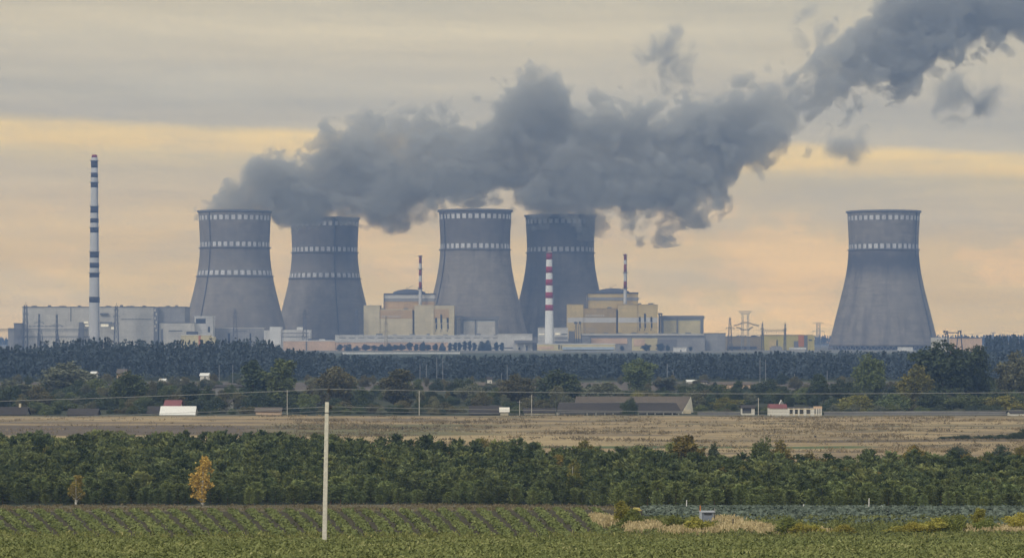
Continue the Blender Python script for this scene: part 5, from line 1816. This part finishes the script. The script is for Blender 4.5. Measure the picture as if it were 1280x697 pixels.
# cabbages at the right
r_ = np.random.default_rng(52)
cab = []
for y in np.arange(243, 332, 1.05):
    x = np.arange(X(770, y), X(1520, y), 0.62)
    px = 640 + x * K / y
    x = x + r_.normal(0, 0.09, len(x))
    yy = y + r_.normal(0, 0.12, len(x))
    near = np.interp(px, [770, 800, 900, 1100, 1340], [270, 262, 255, 246, 243])
    m_ = (yy > near + r_.normal(0, 2, len(x))) & (px > 800 + (yy - 250) * 0.1) & (r_.random(len(x)) < 0.94)
    cab.append(np.stack([x[m_], yy[m_], gz(x[m_], yy[m_])], -1))
P_ = np.concatenate(cab)
plants('cabbage_field', P_, 0.26, 9, 0.16, 'cabbage', 'bluish green cabbage field along the pines on the right', 'cabbages', 53, 0.2, 0.13, 0.8,
       tintf=np.clip(fbm(P_[:, 0] / 6, P_[:, 1] / 5, 19) * 1.4 - 0.2 + np.random.default_rng(9).normal(0, .2, len(P_)), 0, 1))
# green weeds on the right slope
P_ = scatter(29000, 183, 262, 760, 1520, 61, lambda px, y, x, r_: r_.random(len(x)) < np.clip((fbm(x / 5, y / 7, 63) - 0.25) * 2.2, 0.05, 1) * np.clip((px - 740) / 60, 0, 1))
plants('slope_grass', P_, 0.30, 8, 0.11, 'meadow', 'rough green grass between the cabbages and the nearest field', 'grass', 62, 0.5, 0.14, 0.4,
       tintf=np.clip(fbm(P_[:, 0] / 5, P_[:, 1] / 5, 23) * 1.3 - 0.25, 0, 1))
# dry tan grass: px centre, y distance, half widths
dry = []
r_ = np.random.default_rng(71)
for cx_, cy_, wx, wy, n in ((757, 252, 15, 11, 620), (745, 262, 8, 5, 160), (795, 236, 12, 7, 360), (812, 240, 16, 7, 420), (845, 231, 20, 5, 420), (868, 229, 18, 4, 260), (893, 232, 26, 5, 420),
                            (905, 252, 22, 5, 520), (930, 240, 30, 7, 700), (955, 232, 22, 6, 420), (1010, 228, 30, 3, 300), (1205, 229, 14, 3, 170), (1235, 231, 22, 5, 420), (1262, 230, 26, 5, 420), (1285, 232, 20, 6, 300)):
    a_ = r_.uniform(0, 2 * PI, n)
    q = np.sqrt(r_.random(n))
    y = cy_ + wy * q * np.sin(a_)
    x = X(cx_, cy_) + wx * cy_ / K * q * np.cos(a_)
    dry.append(np.stack([x, y, gz(x, y)], -1))
P_ = np.concatenate(dry)
P_ = P_[np.random.default_rng(4).random(len(P_)) < 0.55]
plants('dry_grass', P_, 0.42, 12, 0.15, 'straw', 'patches of tall dry straw-coloured grass around the well shed', 'dry grass', 72, 1.0, 0.16, 0.16,
       tintf=np.clip(np.random.default_rng(10).normal(0.5, .25, len(P_)), 0, 1))

# bushes by the cabbages
L['bush'] = leaf_mat('bush_leaves', (0.20, 0.20, 0.040), (0.40, 0.37, 0.080), (0.50, 0.44, 0.12))
L['bushgreen'] = leaf_mat('bush_leaves_green', (0.10, 0.125, 0.030), (0.21, 0.235, 0.058), (0.30, 0.28, 0.08))
for px, Z, yt, wd, kd, lf, lb in (
        (777, 246, 629, 20, 'tall', 'bush', 'upright yellow-green bush beside the dry grass left of the sheds'),
        (790, 243, 637, 26, 'bush', 'bushgreen', 'rounded green bush leaning on the upright yellow-green one'),
        (843, 236, 646, 26, 'bush', 'bushgreen', 'low dark green bush left of the well shed'),
        (870, 229, 648, 26, 'round', 'bush', 'small bright bush right before the well shed'),
        (884, 232, 653, 14, 'bush', 'bush', 'tiny bright bush right of the small bright bush'),
        (984, 228, 647, 30, 'bush', 'bushgreen', 'dark green bush at the left end of the right bush row'),
        (1003, 226, 655, 28, 'bush', 'bush', 'low yellowish bush beside the dark green one'),
        (1019, 226, 657, 18, 'bush', 'bush', 'small golden bush in the right bush row'),
        (1056, 226, 657, 26, 'bush', 'bush', 'lone golden bush in the gap of the right bush row'),
        (1122, 227, 659, 26, 'bush', 'bush', 'low golden bush starting the long bush group'),
        (1146, 227, 654, 30, 'bush', 'bush', 'second golden bush of the long bush group'),
        (1171, 228, 648, 32, 'bush', 'bush', 'taller golden-green bush of the long bush group'),
        (1196, 228, 644, 32, 'bush', 'bushgreen', 'green bush in the middle of the long bush group'),
        (1222, 230, 637, 16, 'tall', 'bush', 'upright pointed bush at the right of the long bush group'),
        (1232, 229, 650, 26, 'bush', 'bushgreen', 'dark bush ending the long bush group'),
        (1274, 231, 641, 26, 'bush', 'bush', 'yellow bush cut by the right edge of the view')):
    tree('wild_bush', px, Z, yt - 3, wd * 1.35, kd, lf, lb, None, 'bush')

# well shed with a pale frame
Zs = 250
r = root('well_shed', base(884, Zs), 'small blue-grey well shed with a pale post in the cabbage field', 'shed')
xa, xb = X(876, Zs), X(892, Zs)
zg = g(X(884, Zs), Zs)
MB().box(xa + 0.12, xb, Zs, Zs + 1.1, zg - 0.1, zg + 1.02).build('wall', M['shed_blue'], r)
MB().box(xa - 0.1, xb + 0.12, Zs - 0.1, Zs + 1.2, zg + 1.02, zg + 1.12).build('roof', M['shed_pale'], r)
MB().box(xa - 0.12, xa + 0.115, Zs - 0.08, Zs + 0.15, zg - 0.1, zg + 1.015).build('corner_post', M['shed_pale'], r)
MB().box(xa + 0.3, xb - 0.15, Zs - 0.05, Zs - 0.01, zg + 0.82, zg + 0.98).build('opening', M['dark'], r)
for px, zz_, mt in ((875.6, 1.62, 'rust'), (893.6, 1.40, 'wood_grey')):
    x = X(px, Zs)
    MB().bar((x, Zs + 0.3, zg - 0.1), (x, Zs + 0.3, zg + zz_), 0.06, 0.05, 6).build('stake', M[mt], r)
# dark tool cart under a yellowish tarpaulin, half behind the bush
Zs = 262
r = root('tool_cart', base(797, Zs), 'dark low cart with a yellowish cover behind the rounded green bush', 'cart')
zg = g(X(797, Zs), Zs)
xa, xb = X(790, Zs), X(803, Zs)
MB().box(xa, xb, Zs, Zs + 1.2, zg + 0.3, zg + 0.75).build('box', M['wood_dark'], r)
MB().prism([(xa + 0.05, zg + 0.75), (xb - 0.05, zg + 0.75), (xb - 0.25, zg + 0.98), (xa + 0.2, zg + 1.0)], 'y', Zs + 0.05, Zs + 1.15).build('cover', M['yellow'], r)
for x in (xa + 0.18, xb - 0.18):
    for yy in (Zs - 0.09, Zs + 1.22):
        MB().add([(x + 0.22 * math.cos(2 * PI * i / 12), yy + q, zg + 0.22 + 0.22 * math.sin(2 * PI * i / 12)) for q in (0, 0.07) for i in range(12)],
                 [tuple(range(12)), tuple(reversed(range(12, 24)))] + [(i, 12 + i, 12 + (i + 1) % 12, (i + 1) % 12) for i in range(12)]).build('wheel', M['dark'], r)
MB().bar((xb, Zs + 0.6, zg + 0.45), (xb + 1.0, Zs + 0.5, zg + 0.12), 0.05).build('drawbar', M['steel'], r)
# stakes in the cabbages
for px, Z, hh_, lb in ((1004, 292, 0.55, 'short white stake on the far edge of the cabbages, nearer the shed'), (1086, 292, 1.15, 'taller white stake on the far edge of the cabbages'), (858, 290, 1.0, 'thin pale stake left of the well shed'),
                       (948, 250, 0.6, 'dark stub post right of the well shed'), (916, 238, 0.9, 'dark twig-like post in the dry grass right of the well shed')):
    b = base(px, Z)
    r = root('field_stake', b, lb, 'stake')
    mt = 'wood_dark' if 'dark' in lb else 'white_plain'
    MB().bar((b[0], b[1], b[2] - 0.1), (b[0] + 0.03, b[1], b[2] + hh_), 0.055, 0.045, 6).build('shaft', M[mt], r)
    MB().bar((b[0] + 0.03, b[1], b[2] + hh_), (b[0] + 0.03, b[1], b[2] + hh_ + 0.04), 0.06, 0.03, 6).build('tip', M[mt], r)

# ---------------------------------------------------------------- concrete pole line
def near_pole(x, y, height, lean, label):
    b = (x, y, g(x, y))
    r = root('concrete_pole', b, label, 'utility pole', None)
    zt = b[2] + height
    xt = x + lean
    mb = MB()
    h0, h1 = 0.125, 0.105
    vs = [(x + sx * h0, y + sy * h0, b[2] - 0.5) for sx, sy in ((-1, -1), (1, -1), (1, 1), (-1, 1))] + [(xt + sx * h1, y + sy * h1, zt) for sx, sy in ((-1, -1), (1, -1), (1, 1), (-1, 1))]
    mb.add(vs, [(3, 2, 1, 0), (4, 5, 6, 7), (0, 1, 5, 4), (1, 2, 6, 5), (2, 3, 7, 6), (3, 0, 4, 7)])
    sh = mb.build('shaft', M['pole'], r)
    bev = sh.modifiers.new('bevel', 'BEVEL')
    bev.width = 0.025
    bev.segments = 2
    rod = MB().bar((xt + 0.02, y, zt - 0.25), (xt + 0.10, y, zt + 0.62), 0.018, 0.018, 6).build('pin_rod', M['steel'], r)
    def ins(cx, cz):
        return MB().lathe(cx, y, [(0.02, cz - 0.11), (0.055, cz - 0.10), (0.075, cz - 0.04), (0.05, cz - 0.02), (0.085, cz + 0.03), (0.05, cz + 0.06), (0.045, cz + 0.10), (0.01, cz + 0.11)], 12)
    i1 = (xt + 0.10, zt + 0.68)
    i2 = (xt + 0.20, zt - 0.27)
    ins(*i1).build('insulator', M['insul'], rod, True)
    ins(*i2).build('insulator', M['insul'], r, True)
    MB().bar((xt + 0.08, y, zt - 0.42), (xt + 0.20, y, zt - 0.36), 0.015, None, 6).build('hook', M['steel'], r)
    MB().bar((xt + 0.20, y, zt - 0.36), (xt + 0.20, y, zt - 0.2), 0.015, None, 6).build('hook', M['steel'], r)
    MB().box(xt - 0.115, xt + 0.115, y - 0.117, y + 0.117, zt - 0.62, zt - 0.57).build('strap', M['steel'], r)
    return (i1[0], y, i1[1] + 0.06), (i2[0] + 0.06, y, i2[1] + 0.02), (i2[0], y - 0.09, i2[1] - 0.22)


Zp = 160
xp = X(405.3, Zp)
hp = ZH(502.3, Zp) - g(xp, Zp)
P0 = near_pole(xp, Zp, hp, X(408.8, Zp) - xp, 'white concrete pole with dark insulators in the foreground field')
PL = near_pole(xp - 52, Zp + 6, hp + g(xp, Zp) - g(xp - 52, Zp + 6) - 1.15, 0.05, 'next concrete pole of the line beyond the left edge')
PR = near_pole(xp + 55, Zp + 2, hp + g(xp, Zp) - g(xp + 55, Zp + 2) + 0.03, 0.0, 'next concrete pole of the line beyond the right edge')
LB = ('upper wire of the pole line, resting on the top insulator', 'lower wire of the pole line on the side insulator', 'lowest thin wire of the pole line just under the other')
for k in range(3):
    mb = MB()
    for A, B, sag in ((PL[k], P0[k], 0.34), (P0[k], PR[k], (0.30, 0.33, 0.28)[k])):
        prev = None
        for i in range(33):
            f = i / 32
            c = Vector(A).lerp(Vector(B), f)
            c.z -= sag * 4 * f * (1 - f)
            if prev is not None:
                mb.bar(prev, c, (0.013, 0.010, 0.008)[k], None, 6)
            prev = c
    tag(mb.build('overhead_wire', M['wire']), LB[k], 'overhead wire', 'overhead wires of the concrete pole line')

# ================================================================ STEAM
ZS = 3250.0
SP = ZS / K
UP = [(240, 282), (252, 262), (290, 232), (330, 200), (370, 184), (415, 162), (452, 141), (490, 148), (530, 150), (570, 154), (612, 136), (640, 104), (668, 82), (700, 96), (722, 134), (748, 122), (780, 128),
      (822, 138), (850, 124), (885, 114), (925, 112), (950, 92), (975, 66), (1005, 42), (1040, 16), (1090, -8), (1140, -28), (1220, -45), (1340, -60)]
LO = [(240, 284), (255, 280), (300, 278), (338, 274), (348, 280), (368, 286), (395, 280), (415, 268), (450, 268), (472, 284), (500, 280), (530, 266), (560, 261), (600, 259), (640, 260), (660, 266), (690, 272), (722, 282),
      (750, 280), (790, 280), (830, 282), (868, 276), (900, 276), (930, 242), (970, 224), (1010, 196), (1060, 150), (1110, 112), (1160, 92), (1220, 72), (1280, 48), (1340, 28)]
HD = [(240, 6), (262, 20), (290, 32), (335, 38), (400, 52), (500, 62), (700, 66), (1000, 60), (1340, 60)]      # half depth in metres
CN = [(240, 3175), (335, 3190), (420, 3228), (700, 3222), (1340, 3230)]                    # centre line
THIN = [(240, 0.0), (300, 0.0), (420, 0.10), (900, 0.12), (935, 0.24), (985, 0.53), (1020, 0.59), (1055, 0.42), (1095, 0.18), (1130, 0.08), (1220, 0.04), (1340, 0.0)]
DENS = [(240, 1.0), (340, 1.0), (500, 0.7), (760, 0.72), (900, 0.9), (980, 0.6), (1080, 0.9), (1340, 1.0)]
fx = lambda px: (px - 240) / 1100.0
fyv = lambda py: (420 - py) / 500.0


def steam_material():
    m, t, out = new_mat('steam')
    P = t.n('ShaderNodeNewGeometry').outputs['Position']
    x, y, z = t.xyz(P)
    px = t.m('ADD', t.m('DIVIDE', x, SP), 640.0)
    q = t.m('DIVIDE', t.m('SUBTRACT', px, 240.0), 1100.0, clamp=True)
    v = t.m('DIVIDE', t.m('SUBTRACT', z, EYE), SP * 500.0)
    up = t.curve(q, [(fx(a_), fyv(b_)) for a_, b_ in UP])
    lo = t.curve(q, [(fx(a_), fyv(b_)) for a_, b_ in LO])
    hd = t.m('MULTIPLY', t.curve(q, [(fx(a_), b_ / 200) for a_, b_ in HD]), 200.0)
    cn = t.m('ADD', t.m('MULTIPLY', t.curve(q, [(fx(a_), (b_ - 3100) / 200) for a_, b_ in CN]), 200.0), 3100.0)
    th = t.curve(q, [(fx(a_), b_) for a_, b_ in THIN])
    de = t.curve(q, [(fx(a_), b_) for a_, b_ in DENS])
    e = t.m('DIVIDE', t.m('MINIMUM', t.m('SUBTRACT', up, v), t.m('SUBTRACT', v, lo)), t.m('MAXIMUM', t.m('MINIMUM', t.m('MULTIPLY', t.m('SUBTRACT', up, lo), 0.42), 42.0 / 500.0), 0.004))
    d_ = t.m('DIVIDE', t.m('SUBTRACT', hd, t.m('ABSOLUTE', t.m('SUBTRACT', y, cn))), 34.0)
    s = t.m('MINIMUM', t.m('MINIMUM', e, d_), 1.0)
    w1 = t.noise(P, 0.011, 1.0, 0.5)
    PV = t.vm('ADD', t.vm('MULTIPLY', P, (1.0, 0.5, 1.15)), t.comb(t.m('MULTIPLY', w1, 40.0), 0.0, t.m('MULTIPLY', w1, -30.0)))
    n = t.noise(PV, 0.017, 6.0, 0.60)
    bl = t.m('ABSOLUTE', t.m('SUBTRACT', t.noise(PV, 0.034, 3.0, 0.5), 0.5))
    f = t.m('ADD', t.m('SUBTRACT', s, t.m('SUBTRACT', t.m('MULTIPLY', th, 2.0), 0.24)), t.m('MULTIPLY', t.m('SUBTRACT', n, 0.5), 4.2))
    f = t.m('ADD', f, t.m('MULTIPLY', t.m('SUBTRACT', bl, 0.09), 4.0))
    dens = t.rng(f, 0.05, 0.48, 0, 1, True)
    vol = t.n('ShaderNodeVolumePrincipled')
    t.put(vol.inputs['Color'], STEAM_COLOR)
    t.put(vol.inputs['Density'], t.m('MULTIPLY', t.m('MULTIPLY', dens, de), STEAM_DENSITY))
    vol.inputs['Anisotropy'].default_value = 0.0
    t.put(out.inputs['Volume'], vol.outputs[0])
    return m


def wisp_material():
    m, t, out = new_mat('steam_wisp')
    O_ = t.n('ShaderNodeTexCoord').outputs['Object']
    P = t.n('ShaderNodeNewGeometry').outputs['Position']
    s = t.m('SUBTRACT', 0.86, t.vm('LENGTH', O_))
    n = t.noise(t.vm('MULTIPLY', P, (1.0, 0.4, 1.0)), 0.026, 5.0, 0.6, 0.6)
    f = t.m('ADD', s, t.m('MULTIPLY', t.m('SUBTRACT', n, 0.47), 4.6))
    dens = t.rng(f, 0.15, 1.2, 0, 1, True)
    edge = t.rng(t.vm('LENGTH', O_), 0.95, 0.7)
    vol = t.n('ShaderNodeVolumePrincipled')
    t.put(vol.inputs['Color'], STEAM_COLOR)
    t.put(vol.inputs['Density'], t.m('MULTIPLY', t.m('MULTIPLY', dens, edge), STEAM_DENSITY * 0.8))
    t.put(out.inputs['Volume'], vol.outputs[0])
    return m


STEAM_COLOR = (0.74, 0.72, 0.63)
STEAM_DENSITY = 0.058
M['steam'] = steam_material()
M['wisp'] = wisp_material()
mb = MB()
nsec = 20
xs_ = np.concatenate([np.arange(251, 360, 6), np.arange(360, 1336, 14)])
vs, fs = [], []
for px in xs_:
    u_ = np.interp(px, [p[0] for p in UP], [p[1] for p in UP]) - min(34, 4 + (px - 243) * 0.12)
    l_ = np.interp(px, [p[0] for p in LO], [p[1] for p in LO]) + min(30, 1 + (px - 243) * 0.07)
    hd = np.interp(px, [p[0] for p in HD], [p[1] for p in HD])
    cn = np.interp(px, [p[0] for p in CN], [p[1] for p in CN])
    zc, hz = EYE + (420 - (u_ + l_) / 2) * SP, abs(l_ - u_) / 2 * SP
    for i in range(nsec):
        a_ = 2 * PI * i / nsec
        cs, sn = math.cos(a_), math.sin(a_)
        k_ = (abs(cs) ** 3.2 + abs(sn) ** 3.2) ** (-1 / 3.2)
        vs.append(((px - 640) * SP, cn + hd * cs * k_, zc + hz * sn * k_))
ns = len(xs_)
for j in range(ns - 1):
    for i in range(nsec):
        i2 = (i + 1) % nsec
        fs.append((j * nsec + i, j * nsec + i2, (j + 1) * nsec + i2, (j + 1) * nsec + i))
fs.append(tuple(reversed(range(nsec))))
fs.append(tuple((ns - 1) * nsec + i for i in range(nsec)))
o = mb.add(vs, fs).build('steam_plume', M['steam'])
tag(o, 'long dark grey steam plume drifting right and up from the cooling tower rims', 'steam plume', kind='stuff')


def wisp(px, py, rx, ry, rd, Yc, label, tilt=0.0):
    import bmesh
    bm = bmesh.new()
    bmesh.ops.create_icosphere(bm, subdivisions=3, radius=1.0)
    me = bpy.data.meshes.new('steam_wisp')
    bm.to_mesh(me)
    bm.free()
    o = link_mesh('steam_wisp', me, M['wisp'])
    o.location = ((px - 640) * Yc / K, Yc, EYE + (420 - py) * Yc / K)
    o.scale = (rx * SP, rd, ry * SP)
    o.rotation_euler = (0, R(tilt), 0)
    tag(o, label, 'steam wisp', kind='stuff')


wisp(838, 78, 62, 66, 36, 3430, 'loose curl of steam above the middle of the plume', 0)
wisp(1190, 128, 78, 46, 36, 3430, 'thin ragged steam shreds below the dark upper right end of the plume', -28)
wisp(1232, 115, 40, 44, 26, 3420, 'dark little steam shred near the right edge of the view', 10)
wisp(1015, 40, 50, 46, 30, 3430, 'pale steam tuft above the bend of the plume', 20)
wisp(1060, 175, 44, 42, 30, 3430, 'thin torn steam patch under the plume right of its bend', -20)

# ================================================================ HAZE
m, t, out = new_mat('haze')
vol = t.n('ShaderNodeVolumePrincipled')
vol.inputs['Color'].default_value = (*HAZE_COLOR, 1)
vol.inputs['Density'].default_value = HAZE_DENSITY
t.put(out.inputs['Volume'], vol.outputs[0])
zmin = float(ZZ.min())
o = MB().box(-2600, 2600, -90, 5600, zmin - 1.5, 470).build('haze', m)
tag(o, 'even blue-grey haze filling the air over the plain', 'haze', kind='stuff')
